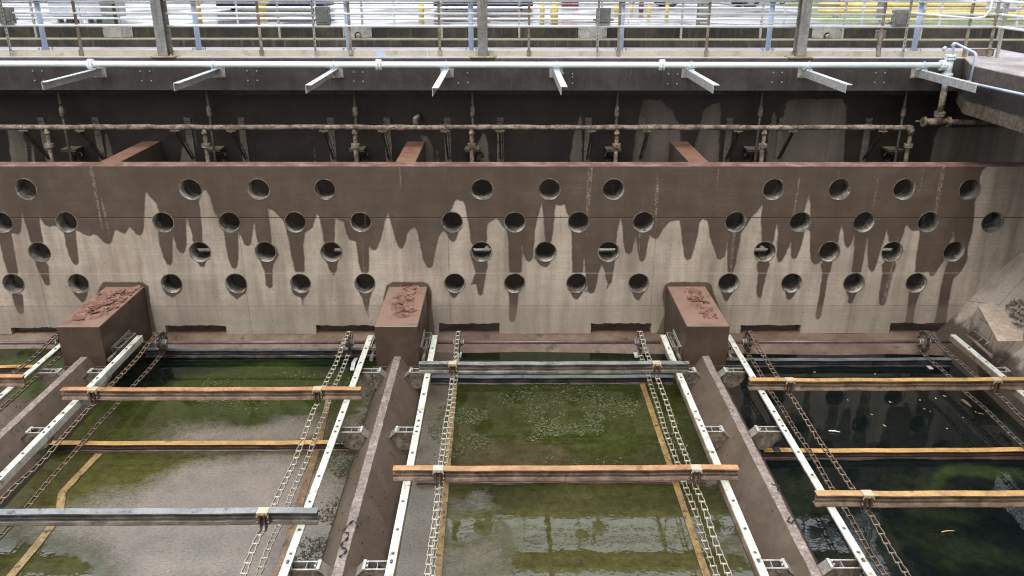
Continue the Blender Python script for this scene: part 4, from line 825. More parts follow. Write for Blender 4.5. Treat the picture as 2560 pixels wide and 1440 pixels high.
# valve stems hanging from the walkway
for i, (px_, vv_) in enumerate(((146, 235), (517, 236), (885, 238), (1181, 244), (1544, 244), (1905, 243), (2265, 243))):
    p = atY(px_, vv_, 18.68); t = thing('hanging_rod', f"crusted valve stem hanging below the walkway, {['first','second','third','fourth','fifth','sixth','seventh'][i]} from the left", 'valve stem', 'valve stems in front of the back wall', (p.x, 18.68, 0))
    m = MB(); m.tube([(0, 0, 5.2), (0, 0, 4.6), (0, 0, 2.4)], [.028, .03, .03], 8); m.build('rod', scum_mid, t)
    m = MB(); m.tube([(0, 0, 4.78), (0, 0, 4.72), (0, 0, 4.58), (0, 0, 4.52)], [.03, .055, .058, .032], 10); m.build('coupling', scum_pipe, t)
    m = MB(); m.tube([(-.6, -.48, 1.53), (.6, -.48, 1.53)], .05, 10); m.tube([(.30, -.48, 1.53), (.30, -.3, 1.53), (.30, -.3, 1.1)], .045, 8); m.build('cross_pipe', galv_plate, t)
    m = MB(); m.box(-.20, .14, -.02, .35, 3.74, 3.80); m.build('guide_arm', scum_dark, t)
    m = MB(); sg = 1 if i < 4 else -1; q = [(sg*(.12+.09*math.cos(a)), .1+.05*math.sin(a*2), 3.60+.10*math.sin(a)) for a in np.linspace(0, 5.6, 12)]; m.tube(q, .035, 7); m.build('hanging_hose', black_seal, t)
    if i in (0, 1): MB().box(-.35, -.02, -.25, -.19, 3.62, 3.65, mtx=Matrix.Rotation(-.25, 4, 'Y')@Matrix.Translation((-.9, 0, -.02))).build('stay_bar', galv_plate, t)
# ---------------------------------------------------------------- walkway over the back wall
YD = 18.2; ZD = 5.88
m = MB(); m.prism([(YD, 5.19), (YD, 5.855), (YD+.012, 5.873), (YD+.03, ZD), (20.3, ZD+.02), (20.3, 5.19)], 'x', -15, 11.6); m.box(-15, 11.6, YB-.12, YB+1, 5.0, 5.188)
m.build('walkway', [simple('walkway concrete', (.046,.042,.040), (.080,.072,.066), 1.1, rough=(.35,.65), bump=.35, fine=60, top=(.42,.39,.41), streak=(.095,.08,.062), pits=8)], kind='structure', label='wet concrete walkway with a dark stained edge above the tank')
m = MB(); m.prism([(9.22, 6), (9.22, 16.75), (9.85, 18.26), (12.5, 18.26), (12.5, 6)], 'z', 4.93, 5.885)
sc_ = N('eroded side concrete'); zz_ = sc_.math('ADD', sc_.xyz(2), sc_.math('MULTIPLY', sc_.math('SUBTRACT', sc_.noise(2.5, 5), .5), .18))
lowf = sc_.ramp(zz_, 5.17, 5.22, 1, 0); upf = sc_.ramp(zz_, 5.50, 5.62)
cc_ = sc_.mix(upf, (.030,.026,.024), (.085,.066,.050)); cc_ = sc_.mix(lowf, cc_, (.17,.135,.10)); gg_ = sc_.noise(16, 6, rough=.75)
cc_ = sc_.mix(1., cc_, sc_.mix(sc_.ramp(gg_, .35, .65), sc_.mix(lowf, (.75,)*3, (.42,)*3), (1.3,)*3), 'MULTIPLY')
cc_ = sc_.mix(sc_.ramp(sc_.xyz(2, sc_.g.outputs['Normal']), .6, .9), cc_, sc_.mix(sc_.ramp(sc_.noise(1.3, 5), .4, .6), (.42,.38,.38), (.26,.22,.20)))
sc_.bump(gg_, .8, .03); side2_m = sc_.out(cc_, sc_.ramp(sc_.noise(1.1, 3), .4, .6, .25, .7))
m.build('side_walkway', side2_m, kind='structure', bevel=.015, label='eroded concrete side walkway at the top right')
# bolt heads left in the fascia
for (u, v) in ((83,177),(106,177),(88,201),(110,201),(351,178),(375,178),(355,202),(379,202),(618,177),(642,177),(620,201),(644,201),(884,180),(907,180),(885,203),(908,203),(1169,182),(1146,207),(1170,206),(1409,183),(1431,184),(1431,192),(1431,208),(1671,185),(1694,185),(1669,209),(1692,209),(1933,181),(1955,181),(1930,205),(1954,205),(2189,182),(2212,182),(2186,206),(2209,206)):
    p = atY(u, v, YD); MB().tube([(p.x, YD-.022, p.z), (p.x, YD-.001, p.z)], .016, 6, sm=False).build('anchor_bolt', galv, label='small anchor bolt head left in the dark walkway edge', cat='bolt', group='bolt heads in the walkway edge')
# ---------------------------------------------------------------- angle arms and white pipe
arms = [(250, 102, 205), (547, 438, 208), (842, 776, 213), (1118, 1093, 220), (1390, 1394, 217), (1720, 1775, 213), (2010, 2112, 212), (2293, 2422, 212)]
for i, (rx, tx, tv) in enumerate(arms):
    x = atY(rx, 182, YD).x; yt = atZ(tx, tv, 5.65).y; sg = 1 if i < 4 else -1
    o_ = ['first','second','third','fourth','fifth','sixth','seventh','eighth'][i]
    t = thing('angle_arm', f'galvanised angle arm reaching out from the walkway edge, {o_} from the left', 'support arm', 'angle arms under the white pipe', (x, YD, 0))
    m = MB(); m.box(-.14, .14, -.016, -.001, 5.46, 5.72); m.build('wall_plate', galv_plate, t)
    for dx in (-.10, .10):
        for z in (5.50, 5.68): MB().tube([(dx, -.034, z), (dx, -.016, z)], .018, 6, sm=False).build('bolt', galv, t)
    a = -.075*sg*-1
    xl, xr = (-.07, .05)
    m = MB(); m.box(xl, xr, yt-YD, -.017, 5.642, 5.654); xe_ = xl if sg > 0 else xl
    m.box(xl, xl+.012, yt-YD, -.017, 5.50, 5.641); m.build('angle_bar', galv, t)
    m = MB(); m.box(-.05, .07, -.30, -.18, 5.654, 5.675); m.tube([(.0, -.25-.078, 5.66), (.0, -.25-.078, 5.76), (.0, -.25-.05, 5.82), (.0, -.25, 5.838), (.0, -.25+.05, 5.82), (.0, -.25+.078, 5.76), (.0, -.25+.078, 5.66)], .007, 6); m.build('u_bolt', blue_paint, t)
YQ, ZQ = YD-.25, 5.755
xt = atY(2372, 165, YQ).x
t = thing('white_pipe', 'long pale painted pipe running across in front of the walkway edge', 'pipe', loc=(0, YQ, ZQ))
MB().tube([(-13, 0, .012), (-9, 0, .01), (-4, 0, 0), (2, 0, 0), (xt-.13, 0, 0)], .064, 18).build('pipe_run', white_pipe, t)
def flange(x, parent, ax='x', z=0, r=.115):
    m = MB()
    for d in (-.028, .028):
        a, b = d-.019, d+.019
        m.tube([(x+a, 0, z), (x+b, 0, z)] if ax == 'x' else [(x, 0, z+a), (x, 0, z+b)], r, 20, sm=False)
    for k in range(8):
        an = k*PI/4+.3; c, s_ = r*.78*math.cos(an), r*.78*math.sin(an)
        m.tube([(x-.065, c, z+s_), (x+.065, c, z+s_)] if ax == 'x' else [(x+c, s_, z-.065), (x+c, s_, z+.065)], .011, 6, sm=False)
    return m.build('flange', white_pipe, parent)
for u in (228, 947, 1655): flange(atY(u, 163, YQ).x, t)
flange(xt-.14, t)
m = MB(); m.tube([(xt-.11, 0, 0), (xt, 0, 0)], .075, 16); m.tube([(xt, 0, .15), (xt, 0, -.22)], .078, 18); m.build('tee', white_pipe, t)
flange(xt, t, 'z', .17); flange(xt, t, 'z', -.22)
zb_ = atY(2356, 285, YQ).z-ZQ
m = MB(); m.tube([(xt, 0, -.22), (xt, 0, -.52)], .066, 16); m.build('upper_riser', white_pipe, t)
m = MB(); m.tube([(xt, 0, -.521), (xt, 0, zb_)], .066, 16); m.build('lower_riser', scum_pipe, t)
f = flange(xt, t, 'z', zb_); f.data.materials[0] = scum_pipe
m = MB(); m.tube([(xt, 0, zb_), (xt, 0, zb_-.20)], .09, 14); m.tube([(xt-.30, 0, zb_-.17), (xt+.20, 0, zb_-.17)], .075, 14); m.tube([(xt-.34, 0, zb_-.17), (xt-.29, 0, zb_-.17)], .11, 16, sm=False); m.tube([(xt+.19, 0, zb_-.17), (xt+.25, 0, zb_-.17)], .11, 16, sm=False)
m.tube([(xt-.50, -.02, zb_-.15), (xt-.34, 0, zb_-.17)], .02, 6); m.tube([(xt+.25, 0, zb_-.17), (xt+1.6, .0, zb_-.19)], .055, 12); m.build('valve_tee', scum_pipe, t)
m = MB(); A = [(xt+.02, 0, .18), (xt+.02, 0, .42), (xt+.06, 0, .45), tuple(atY(2436, 132, 16.72)-Vector((0, YQ, ZQ))), tuple(atY(2440, 137, 16.70)-Vector((0, YQ, ZQ))), tuple(atY(2426, 204, 16.68)-Vector((0, YQ, ZQ)))]
m.tube(A, .030, 10)
for q in (A[1], A[4]): m.tube([(q[0]-.03, 0, q[2]-.03), (q[0]+.03, 0, q[2]+.03)], .042, 8)
m.tube([(xt+.02, 0, .18), (xt+.02, 0, .22)], .045, 8)
e = A[-1]; m.tube([e, (9.10, e[1]-.05, e[2]-.01), (9.08, -4, 5.63-ZQ), (9.08, -9, 5.63-ZQ)], .027, 10); m.build('small_blue_pipe', blue_paint, t)
# ---------------------------------------------------------------- overhead columns and beam
for i, u in enumerate((410, 1207, 2000)):
    x = atY(u, 133, 18.28).x; t = thing('steel_column', f"grey steel column on the walkway edge, {['left','middle','right'][i]} of three", 'column', 'columns on the walkway edge', (x, 18.30, 0))
    m = MB(); m.box(-.105, .105, -.10, -.085, ZD+.03, 7.7); m.box(-.105, .105, .085, .10, ZD+.03, 7.7); m.box(-.008, .008, -.085, .085, ZD+.03, 7.7); m.build('post', col_m, t)
    m = MB(); m.prism([(-.26,-.14),(.26,-.14),(.30,.10),(.22,.16),(-.22,.16),(-.30,.10)], 'z', ZD-.015, ZD+.025); m.build('grout_pad', grout_m, t, bevel=.01)
    for dx in (-.17, .17):
        for dy in (-.09, .09): MB().tube([(dx, dy, ZD+.025), (dx, dy, ZD+.06)], .015, 6, sm=False).build('bolt', galv, t)
t = thing('overhead_tray', 'grey steel tray carried over the walkway on the columns', 'cable tray'); MB().box(-15, 9.6, 18.12, 18.48, 7.72, 7.74).box(-15, 9.6, 18.12, 18.14, 7.30, 7.72).box(-15, 9.6, 18.46, 18.48, 7.30, 7.72).build('tray', col_m, t)
# ---------------------------------------------------------------- front railing
YR = 18.42
t = thing('front_railing', 'pipe railing with cream toe board along the walkway edge', 'railing', loc=(0, YR, 0))
pu = [-20, 205, 430, 655, 878, 1100, 1322, 1545, 1765, 1985, 2195, 2410, 2472]
for u in pu:
    x = atY(u, 133, YR).x; m = MB(); m.box(x-.026, x+.026, -.02, .02, ZD+.005, 7.06); m.box(x-.045, x+.045, -.045, -.022, ZD+.0, ZD+.14); m.build('post', post_m, t)
xr_ = atY(2488, 73, YR).x
for z in (6.505, 6.755, 7.02): MB().tube([(-14, .0, z+.01), (-6, 0, z), (xr_, 0, z)], .027, 12).build('rail', rail_pipe, t)
xs2 = [-14]+[atY(u, 130, YR).x for u in (112, 590, 950)]
m = MB(); r = random.Random(3)
edges = [-14, -10.4, -7.05, -6.15, -4.15, -2.75]; edges += [-2.62, -1.7, .45, 2.5, 4.3, 6.1, 8.0, 10.0]
for a, b in zip(edges, edges[1:]):
    if a == -2.75: continue
    MB().box(a+.006, b-.006, -.022, -.010, ZD+.01+r.uniform(-.004, .004), ZD+.125+r.uniform(-.004, .004)).build('toe_board', toe_m, t)
MB().box(-2.80, -2.62, -.03, -.02, ZD+.0, ZD+.13).build('toe_board', blue_paint, t)
MB().box(10.0, 10.55, -.022, -.010, ZD+.02, ZD+.17).build('toe_board', simple('shadowed toe board', (.12,.10,.08), (.18,.15,.11), 4), t)
# side railing running toward the viewer
t = thing('side_railing', 'pipe railing along the side walkway at the right edge', 'railing', loc=(xr_, 0, 0))
for z in (6.505, 6.755, 7.02): MB().tube([(0, YR, z), (.04, YR-.12, z), (.06, 14, z), (.06, 7, z)], .027, 12).build('rail', rail_pipe, t)
for y in (YR-.18, 16.4, 14.2): MB().box(.03, .08, y-.03, y+.03, 5.885, 7.05).build('post', post_far, t)
# conduits
def conduit(lab, pts, r=.014, mat=galv): return MB().tube(pts, r, 8).build('conduit', mat, label=lab, cat='conduit', group='conduits along the railings')
Yc = YR+.07
pc = lambda u, v, y=Yc: atY(u, v, y)
conduit('thin grey conduit below the top rail across the left and centre', [(-14, Yc, 6.965), (pc(1676, 14).x, Yc, 6.955), (pc(1692, 12).x, Yc, 6.975), (pc(1795, 13).x, Yc, 6.975), (pc(1820, 17).x, Yc, 6.94), (pc(2100, 18).x, Yc, 6.94)])
conduit('thin paired conduit starting at the second grey box', [(pc(1082, 58).x, Yc, 6.565), (pc(1500, 58).x, Yc, 6.585)])
conduit('thin conduit drooping between the two right hand boxes', [(pc(1750, 58).x, Yc, 6.575), (pc(1850, 62).x, Yc, 6.545), (pc(1930, 60).x, Yc, 6.56), (pc(2235, 59).x, Yc, 6.575)])
conduit('thin conduit below the box at centre right', [(pc(1522, 59).x, Yc, 6.58), (pc(1745, 59).x, Yc, 6.575)], .011)
conduit('thick conduit bending up between the top right box and the last post', [(pc(2262, 36).x, YR-.06, 6.79), (pc(2425, 48).x, YR-.06, 6.68), (pc(2452, 44).x, YR-.06, 6.71), (pc(2468, 25).x, YR-.06, 6.86), (pc(2473, -10).x, YR-.06, 7.15)], .022, rail_pipe)
conduit('conduit curving off behind the top rail near the right column', [(pc(2080, -10).x, YR-.06, 7.15), (pc(2095, 3).x, YR-.06, 7.04), (pc(2110, 6).x, YR-.06, 7.02), (pc(2455, 9).x, YR-.06, 7.0)], .018, rail_pipe)
# boxes on slotted struts
bxs = [(22, 8, 18, 60, 'half cut by the left edge'), (787, 803, 17, 62, 'between the left and middle columns'), (1494, 1507, 20, 62, 'right of the middle column'), (2262, 2252, 25, 68, 'right of the right hand column')]
for i, (us, ub, v0, v1, lab) in enumerate(bxs):
    y = YR-.08; a = atY(us, 100, y).x; c = atY(ub, 40, y); hz = (atY(ub, v0, y).z, atY(ub, v1, y).z); w_ = .15
    cx = c.x-a; t = thing('junction_box', f'grey cast junction box on a slotted strut, {lab}', 'junction box', 'junction boxes on the front railing', (a, y, 0))
    m = MB(); m.box(-.022, .022, -.01, .0, ZD, 7.3); m.box(-.022, -.018, -.03, -.01, ZD, 7.3); m.box(.018, .022, -.03, -.01, ZD, 7.3)
    for k in range(18): z = ZD+.12+k*.075; m.box(-.006, .006, -.0125, -.0101, z, z+.04, 1)
    m.build('slotted_strut', [galv_plate, black_m], t)
    m = MB(); m.box(cx-w_+.02, cx+w_+.02, .02, .17, hz[1], hz[0]); m.build('box_body', box_m, t, bevel=.012)
    m = MB(); m.box(cx-w_+.055, cx+w_-.01, -.002, .019, hz[1]+.05, hz[0]-.05); m.build('box_lid', boxlid_m, t, bevel=.006)
    m = MB(); m.tube([(cx+w_+.02, .08, hz[1]+.1), (cx+w_+.09, .08, hz[1]+.1)], .025, 8); m.tube([(cx-w_+.02, .08, hz[1]+.1), (cx-w_-.04, .08, hz[1]+.1)], .025, 8); m.build('hub', box_m, t)
# valve stands
for i, u in enumerate((113, 497, 872, 1178, 1552, 1920, 2286)):
    y = 19.3; x = atY(u, 116, y).x; t = thing('valve_stand', f"pale blue valve stand bolted to the walkway, {['first','second','third','fourth','fifth','sixth','seventh'][i]} from the left", 'valve stand', 'valve stands on the walkway', (x, y, 0)); zf_ = ZD+.015
    MB().tube([(0, 0, zf_), (0, 0, 6.98)], .058, 16).build('pillar', blue_paint, t)
    m = MB(); m.tube([(0, 0, zf_), (0, 0, zf_+.03)], .17, 16, sm=False); m.build('base_flange', blue_paint, t)
    for k in range(6):
        an = k*PI/3+.5; MB().tube([(.135*math.cos(an), .135*math.sin(an), zf_+.03), (.135*math.cos(an), .135*math.sin(an), zf_+.085)], .017, 6, sm=False).build('bolt', galv_plate, t)
    m = MB(); m.tube([(0, 0, 6.95), (0, 0, 7.0), (0, 0, 7.05)], [.07, .10, .12], 14); m.box(-.15, .15, -.12, .12, 7.05, 7.3); m.tube([(.15, 0, 7.15), (.30, 0, 7.15)], .07, 10); m.build('actuator', [black_m], t, bevel=.01)
    m = MB(); m.box(-.16, .10, -.19, -.121, 7.03, 7.2); m.build('actuator_cover', blue_paint, t, bevel=.01)
    if i in (0, 1, 4, 5): MB().tube([(.12, -.05, 7.05), (.16, -.06, 6.93), (.24, -.06, 6.95), (.26, -.05, 7.1)], .012, 6).build('cable_loop', cable_m, t)
# grey post with small box near the right
x = atY(2196, 130, 18.6).x; t = thing('socket_post', 'rusty post with a small grey box between the right column and the last box', 'post', loc=(x, 18.6, 0))
MB().box(-.05, -.02, 0, .03, ZD, 6.3).box(.03, .05, 0, .03, ZD, 6.3).build('post', brownred_m, t); MB().box(-.11, .10, -.02, .06, 6.25, 6.42).build('box', box_m, t, bevel=.008)
# ---------------------------------------------------------------- stepped wall behind the walkway
m = MB(); m.prism([(20.32, 5.5), (20.32, 6.055), (20.34, 6.075), (20.72, 6.08), (20.72, 5.5)], 'x', -16, 13); m.build('lower_step_wall', lotwall_m, label='low mossy concrete kerb wall behind the walkway', cat='wall')
m = MB(); m.prism([(20.724, 5.5), (20.724, 6.31), (20.74, 6.33), (21.0, 6.332), (21.0, 5.5)], 'x', -16, 13); m.build('upper_step_wall', lotwall_m, label='dark streaked concrete wall above the mossy kerb', cat='wall')
for i, (u0, u1, hole) in enumerate(((258, 331, 0), (857, 929, 895), (1446, 1517, 0), (2031, 2103, 2068))):
    a, b = atY(u0, 80, 20.7).x, atY(u1, 80, 20.7).x; t = thing('cover_plate', f"light grey cover plate on the dark wall, {['first','second, with a pipe hole','third','fourth, with a pipe hole'][i]} from the left", 'cover plate', 'cover plates on the back step')
    m = MB(); m.box(a, b, 20.70, 20.715, 6.085, 6.32); 
    m.build('plate', galv_plate, t)
    for q in (a+.03, b-.03):
        for z in (6.11, 6.29): MB().tube([(q, 20.69, z), (q, 20.70, z)], .012, 6, sm=False).build('bolt', black_m, t)
    if hole:
        h = atY(hole, 88, 20.69).x; m = MB(); m.prism([(h+.085*math.cos(k_*PI/12), 6.09+.13*math.sin(k_*PI/12)+.0) for k_ in range(13)], 'y', 20.693, 20.6985); m.build('opening', black_m, t)
        m = MB(); m.tube([(h+.01, 20.66, 6.12), (h+.01, 20.692, 6.14)], .055, 12); m.build('pipe_end', simple('cream pipe end', (.5,.45,.35), (.62,.57,.47), 5), t)
# second railing on the kerb
YS = 20.52; t = thing('rear_railing', 'second pipe railing standing on the mossy kerb wall', 'railing', loc=(0, YS, 0))
for k in range(-3, 4):
    pass
for u in (-130, 92, 305, 700, 908, 1105, 1298, 1502, 1702, 1900, 2105, 2300, 2495):
    x = atY(u, 92, YS).x; MB().box(x-.024, x+.024, -.02, .02, 6.08, 7.22).build('post', post_far, t)
for z in (6.53, 6.78, 7.12): MB().tube([(-16, 0, z), (13, 0, z)], .024, 10).build('rail', rail_pipe, t)
YS2 = 21.6; t = thing('lot_railing', 'thin third railing at the edge of the wet lot', 'railing', loc=(0, YS2, 0))
for k in range(15):
    x = -14.5+1.95*k; MB().box(x-.02, x+.02, -.02, .02, 6.33, 7.4).build('post', cab_m, t)
for z in (7.0,): MB().tube([(-16, 0, z), (9, 0, z)], .02, 8).build('rail', rail_pipe, t)
# wide plate columns
for i, u in enumerate((279, 1756)):
    x = atY(u, 60, 20.9).x; t = thing('plate_column', f"wide grey bolted column at the back step, {['left','right'][i]} of two", 'column', 'wide bolted columns', (x, 20.86, 0))
    MB().box(-.14, .14, -.11, -.095, 6.34, 7.9).box(-.14, .14, .095, .11, 6.34, 7.9).box(-.01, .01, -.095, .095, 6.34, 7.9).build('post', col_m, t)
    for (dx, z) in ((-.07, 6.86), (.07, 6.86), (-.02, 6.92), (.04, 6.92)): MB().tube([(dx, -.122, z), (dx, -.11, z)], .016, 8, sm=False).build('bolt', black_m, t)
# ---------------------------------------------------------------- lot beyond
ZG = 6.318
m = MB(); m.box(-16, 13, 21.0, 21.02, 5.5, 6.31)
n = 30
gx_ = [-600, -60, -30, -16, -8, 0, 8, 16, 30, 60, 600]; gy_ = [20.98, 24, 28, 34, 45, 80, 200, 900]
o = len(m.v)
for x in gx_:
    for y in gy_: m.v.append((x, y, ZG))
for i in range(len(gx_)-1):
    for j in range(len(gy_)-1): q = o+i*len(gy_)+j; m.f.append([q, q+len(gy_), q+len(gy_)+1, q+1]); m.mi.append(0); m.sm.append(False)
m.build('parking_lot', asph_m, kind='structure', label='wet pale asphalt lot beyond the tank')
ga, gb = atZ(2020, 62, ZG), atZ(2560, 72, ZG)
MB().add([(ga.x+.6, 22.3, ZG+.004), (60, 21.6, ZG+.004), (70, 45, ZG+.004), (12, 45, ZG+.004), (9.8, 29, ZG+.004)], [(0, 1, 2, 3, 4)]).build('grass', grass_m, kind='structure', label='wet grass behind the yellow guard rail')
# bollards
bol = [(499, 0, 57, 15, 'beside the navy skip on the left'), (655, 0, 42, 26, 'stout, in front of the left navy skip'), (812, 5, 25, 14, 'short, right of the left navy skip'), (1054, 10, 48, 14, 'alone between the skips'), (1355, 6, 66, 12, 'close to the right navy skip'), (1386, 6, 66, 18, 'thick, nearest the middle of the lot'), (1540, 8, 38, 11, 'first of the far row'), (1577, 8, 38, 11, 'second of the far row'), (1621, 8, 50, 10, 'third of the far row'), (1666, 8, 50, 10, 'fourth of the far row'), (1221, 44, 54, 9, 'very short, right of the middle column')]
for u, v0, v1, w_, lab in bol:
    p = atZ(u, v1, ZG); d = p.y; r = w_/2*(d*.93+1.4*.36)/F; zt_ = max(6.4, atY(u, v0, d).z) if v0 > 2 else ZG+1.1
    t = thing('bollard', f'yellow bollard {lab}', 'bollard', 'yellow bollards on the lot', (p.x, p.y, ZG))
    MB().tube([(0, 0, 0), (0, 0, zt_-ZG-.03), (0, 0, zt_-ZG)], [r, r, r*.8], 16).build('post', yellow_m, t)
    if w_ > 20: MB().box(r*.2, r*1.9, -r-.01, -r+.01, .35, .47).build('sign_flap', yellow_m, t)
p = atZ(1602, 38, ZG); MB().tube([(0, 0, 0), (0, 0, .9)], .07, 12).build('standpipe', brownred_m, label='rust brown standpipe among the far bollards', cat='standpipe').location = p
p = atZ(1425, 17, ZG); t = thing('red_drum', 'faded red drum beyond the bollards', 'drum', loc=p); MB().tube([(0, 0, 0), (0, 0, .03), (0, 0, .42), (0, 0, .44), (0, 0, .85)], [.30, .32, .32, .34, .31], 18).build('drum_body', red_m, t)
# navy skips
def skip(lab, u0, u1, vb, h):
    a, b = atZ(u0, vb, ZG), atZ(u1, vb, ZG); L_ = b.x-a.x; t = thing('waste_skip', lab, 'skip', 'navy skips on the lot', (a.x, a.y, ZG))
    m = MB(); m.prism([(0, .12), (-.25, h), (1.9, h), (1.65, .12)], 'x', 0, L_); m.build('skip_body', navy_m, t)
    for k in range(int(L_/.7)+1): MB().prism([(-.02, .12), (-.28, h-.05), (-.36, h-.05), (-.10, .12)], 'x', min(L_-.09, k*.7), min(L_, k*.7+.08)).build('rib', navy_m, t)
    MB().box(-.03, L_+.03, -.33, -.22, h-.02, h+.08).build('rim', navy_m, t)
    for x in (.4, L_-.4): MB().tube([(x-.05, .3, .09), (x+.05, .3, .09)], .09, 10).build('wheel', tyre_m, t)
skip('long navy skip on the left of the lot', 545, 812, 27, 1.5); skip('long navy skip behind the middle column', 1085, 1332, 25, 1.5)
for lab, u0, u1, v0, v1 in (('left', 470, 800, 28, 38), ('middle', 1065, 1350, 28, 50)):
    A = [atZ(u0, v1, ZG+.004), atZ(u1, v1, ZG+.004), atZ(u1, v0, ZG+.004), atZ(u0, v0, ZG+.004)]; MB().add(A, [(0, 1, 2, 3)]).build('wet_patch', simple('brown wet asphalt '+lab, (.10,.07,.07), (.16,.12,.12), 1, rough=(.15,.35)), kind='structure', label='brown wet patch of asphalt in front of the '+lab+' skip')
# pale cabinet on feet at left
a, b = atZ(128, 57, ZG), atZ(262, 57, ZG); L_ = b.x-a.x; t = thing('equipment_cabinet', 'large pale panelled cabinet on short feet at the left of the lot', 'cabinet', loc=(a.x, a.y, ZG))
MB().box(0, L_, 0, 1.4, .10, 1.9).build('cabinet_body', cab_m, t, bevel=.02)
for k in range(2): MB().box(.06+k*L_/2, L_/2-.03+k*L_/2, -.02, -.003, .16, 1.82).build('door', cab_m, t, bevel=.008)
for k in range(4): MB().box(.02+k*(L_-.2)/3, .18+k*(L_-.2)/3, -.02, .3, 0, .10).build('foot', [white_scrap, black_m][k % 2], t)
# black car
def car(lab, u0, u1, vb):
    a, b = atZ(u0, vb, ZG), atZ(u1, vb, ZG); L_ = 4.5; cx = (a.x+b.x)/2; t = thing('parked_car', lab, 'car', loc=(cx, a.y, ZG))
    side = [(-2.2,.35),(-2.25,.62),(-2.1,.85),(-1.3,.95),(-.75,1.38),(.65,1.40),(1.35,1.0),(2.0,.92),(2.24,.70),(2.22,.35),(1.75,.25),(1.62,.52),(1.2,.52),(1.05,.25),(-1.05,.25),(-1.2,.52),(-1.62,.52),(-1.75,.25)]
    m = MB(); n = 8
    for i in range(n+1):
        f = -1+2*i/n
        for (x, z) in side: k_ = 1-.10*max(0, (z-.8))*abs(f)**1; m.v.append((x*(1-.03*f*f), .85*f*(1-max(0, z-.85)*.35)+.9, z*(1-.02*f*f)))
    K = len(side)
    for i in range(n):
        for j in range(K): q = (j+1) % K; m.f.append([i*K+j, (i+1)*K+j, (i+1)*K+q, i*K+q]); m.mi.append(0); m.sm.append(False)
    m.f += [list(range(K)), [n*K+j for j in range(K)][::-1]]; m.mi += [0, 0]; m.sm += [False]*2; m.build('body', carpaint, t)
    MB().prism([(-1.15,.97),(-.70,1.32),(.60,1.33),(1.15,1.0)], 'y', .045, .075).build('window', glass_m, t)
    for x in (-1.42, 1.42):
        for y in (.12, 1.62): wq = MB().tube([(x, y-.1, .33), (x, y+.1, .33)], .33, 20, sm=False).build('wheel', tyre_m, t); MB().tube([(x, y-.115, .33), (x, y-.1, .33)], .2, 14, sm=False).build('rim', silver_m, wq)
    MB().box(-2.27, -2.2, .15, .45, .62, .76).build('headlight', silver_m, t); MB().box(2.16, 2.25, .15, .45, .66, .80).build('tail_light', red_m, t)
car('black car parked at the far right of the lot, cut by the top edge', 1710, 1838, 21)
# guard rail
A, B = atZ(2050, 42, ZG), atZ(2700, 60, ZG); t = thing('guard_rail', 'faded yellow double guard rail in front of the grass', 'guard rail')
pa_, pb_ = atY(2048, 20, A.y), None
def wbeam(y, x0, x1, zc):
    pr = [(0,-.16),(-.05,-.12),(-.06,-.07),(0,-.02),(0,.02),(-.06,.07),(-.05,.12),(0,.16),(.012,.16),(-.035,.115),(-.045,.075),(.012,.02),(.012,-.02),(-.045,-.075),(-.035,-.115),(.012,-.16)]
    m = MB(); m.prism([(y+a, zc+b) for a, b in pr], 'x', x0, x1); return m
yg = 24.6; x0_ = atY(2045, 20, yg).x
wbeam(yg, x0_, 24, atY(2300, 25, yg).z+.05).build('beam', guard_m, t); wbeam(yg-.5, x0_+1.6, 24, atY(2300, 42, yg-.5).z-.02).build('beam', guard_m, t)
for k in range(8): MB().box(x0_+.5+k*1.9, x0_+.62+k*1.9, yg+.02, yg+.14, ZG, atY(2300, 12, yg).z).build('post', post_far, t)
p = atZ(2450, 48, ZG); t = thing('control_cabinet', 'pale blue white control cabinet standing before the guard rail', 'cabinet', loc=(p.x, 23.2, ZG)); MB().box(-.30, .34, 0, .4, .25, 1.4).build('cabinet_body', cab_m, t, bevel=.015); MB().box(-.27, .31, -.02, -.003, .3, 1.36).build('door', cab_m, t); MB().box(-.05, .06, .1, .2, 0, .25).build('leg', galv, t)
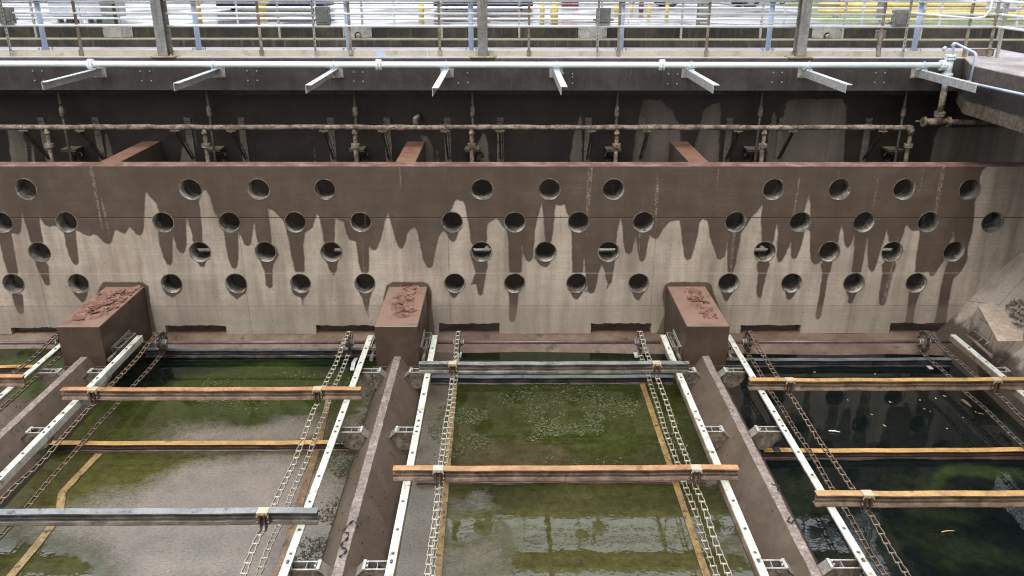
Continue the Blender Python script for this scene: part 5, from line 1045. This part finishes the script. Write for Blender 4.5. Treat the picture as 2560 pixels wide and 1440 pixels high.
# cone-like plate hoppers: small funnel box on post at right
p = atY(2200, 45, 21.3); t = thing('funnel_box', 'grey funnel shaped box on a post near the yellow guard rail', 'box', loc=(p.x, 21.3, ZG)); MB().box(-.09, .09, -.05, .05, .15, .55).build('box', box_m, t); MB().add([(-.16,-.1,.75),(.16,-.1,.75),(.16,.1,.75),(-.16,.1,.75),(-.09,-.05,.55),(.09,-.05,.55),(.09,.05,.55),(-.09,.05,.55)], [(0,1,2,3),(0,1,5,4),(1,2,6,5),(2,3,7,6),(3,0,4,7)]).build('hood', plate_m, t); MB().box(-.02, .02, -.02, .02, 0, .15).build('post', galv, t)
# trees beyond the lot (seen mirrored in the water)
def tree(lab, x, y, h, r, seed):
    R_ = random.Random(seed); t = thing('lot_tree', lab, 'tree', 'trees beyond the lot', (x, y, ZG))
    m = MB(); m.tube([(0, 0, 0), (.1, 0, h*.35), (0, .1, h*.8)], [.35, .26, .08], 8)
    tips = []
    for k in range(14):
        z = h*(.3+.6*k/14); a = k*2.4; L_ = r*(1-.5*k/14); e = (L_*math.cos(a), L_*math.sin(a), z+L_*.5); m.tube([(0, 0, z), (e[0]*.5, e[1]*.5, z+L_*.2), e], [.10, .06, .02], 5); tips.append(e)
    m.build('trunk', bark_m, t); m = MB()
    for k in range(5200):
        e = R_.choice(tips); f = R_.random()**.6; c = Vector((e[0]*f+R_.gauss(0, r*.17), e[1]*f+R_.gauss(0, r*.17), e[2]*1.0-(1-f)*1.2+R_.gauss(0, r*.17))); s_ = R_.uniform(.12, .28)
        u_ = Vector((R_.gauss(0, 1), R_.gauss(0, 1), R_.gauss(0, 1))).normalized(); v_ = u_.orthogonal().normalized()
        m.add([c-u_*s_, c+v_*s_*.5, c+u_*s_, c-v_*s_*.5], [(0, 1, 2, 3)])
    m.build('crown', leafm, t)
for i, (x, y, h, r) in enumerate(((23, 44, 22, 4), (29, 42, 30, 7), (36, 40, 31, 7), (44, 44, 34, 8), (33, 54, 38, 7))):
    tree(['narrow leafy tree nearest the guard rail', 'tall dense tree second beyond the guard rail', 'round topped tree third beyond the guard rail', 'tallest broad tree at the far right', 'high tree standing behind the others', 'smaller tree at the left of the lot'][i], x, y, h, r, i)
# light bounce partners: near end wall of the tank
MB().box(-14, 12, -1.6, -1.0, -.2, 5.6).build('near_wall', simple('near concrete', (.12,.10,.08), (.2,.17,.14), 1), label='concrete wall of the tank below the viewer', cat='wall')
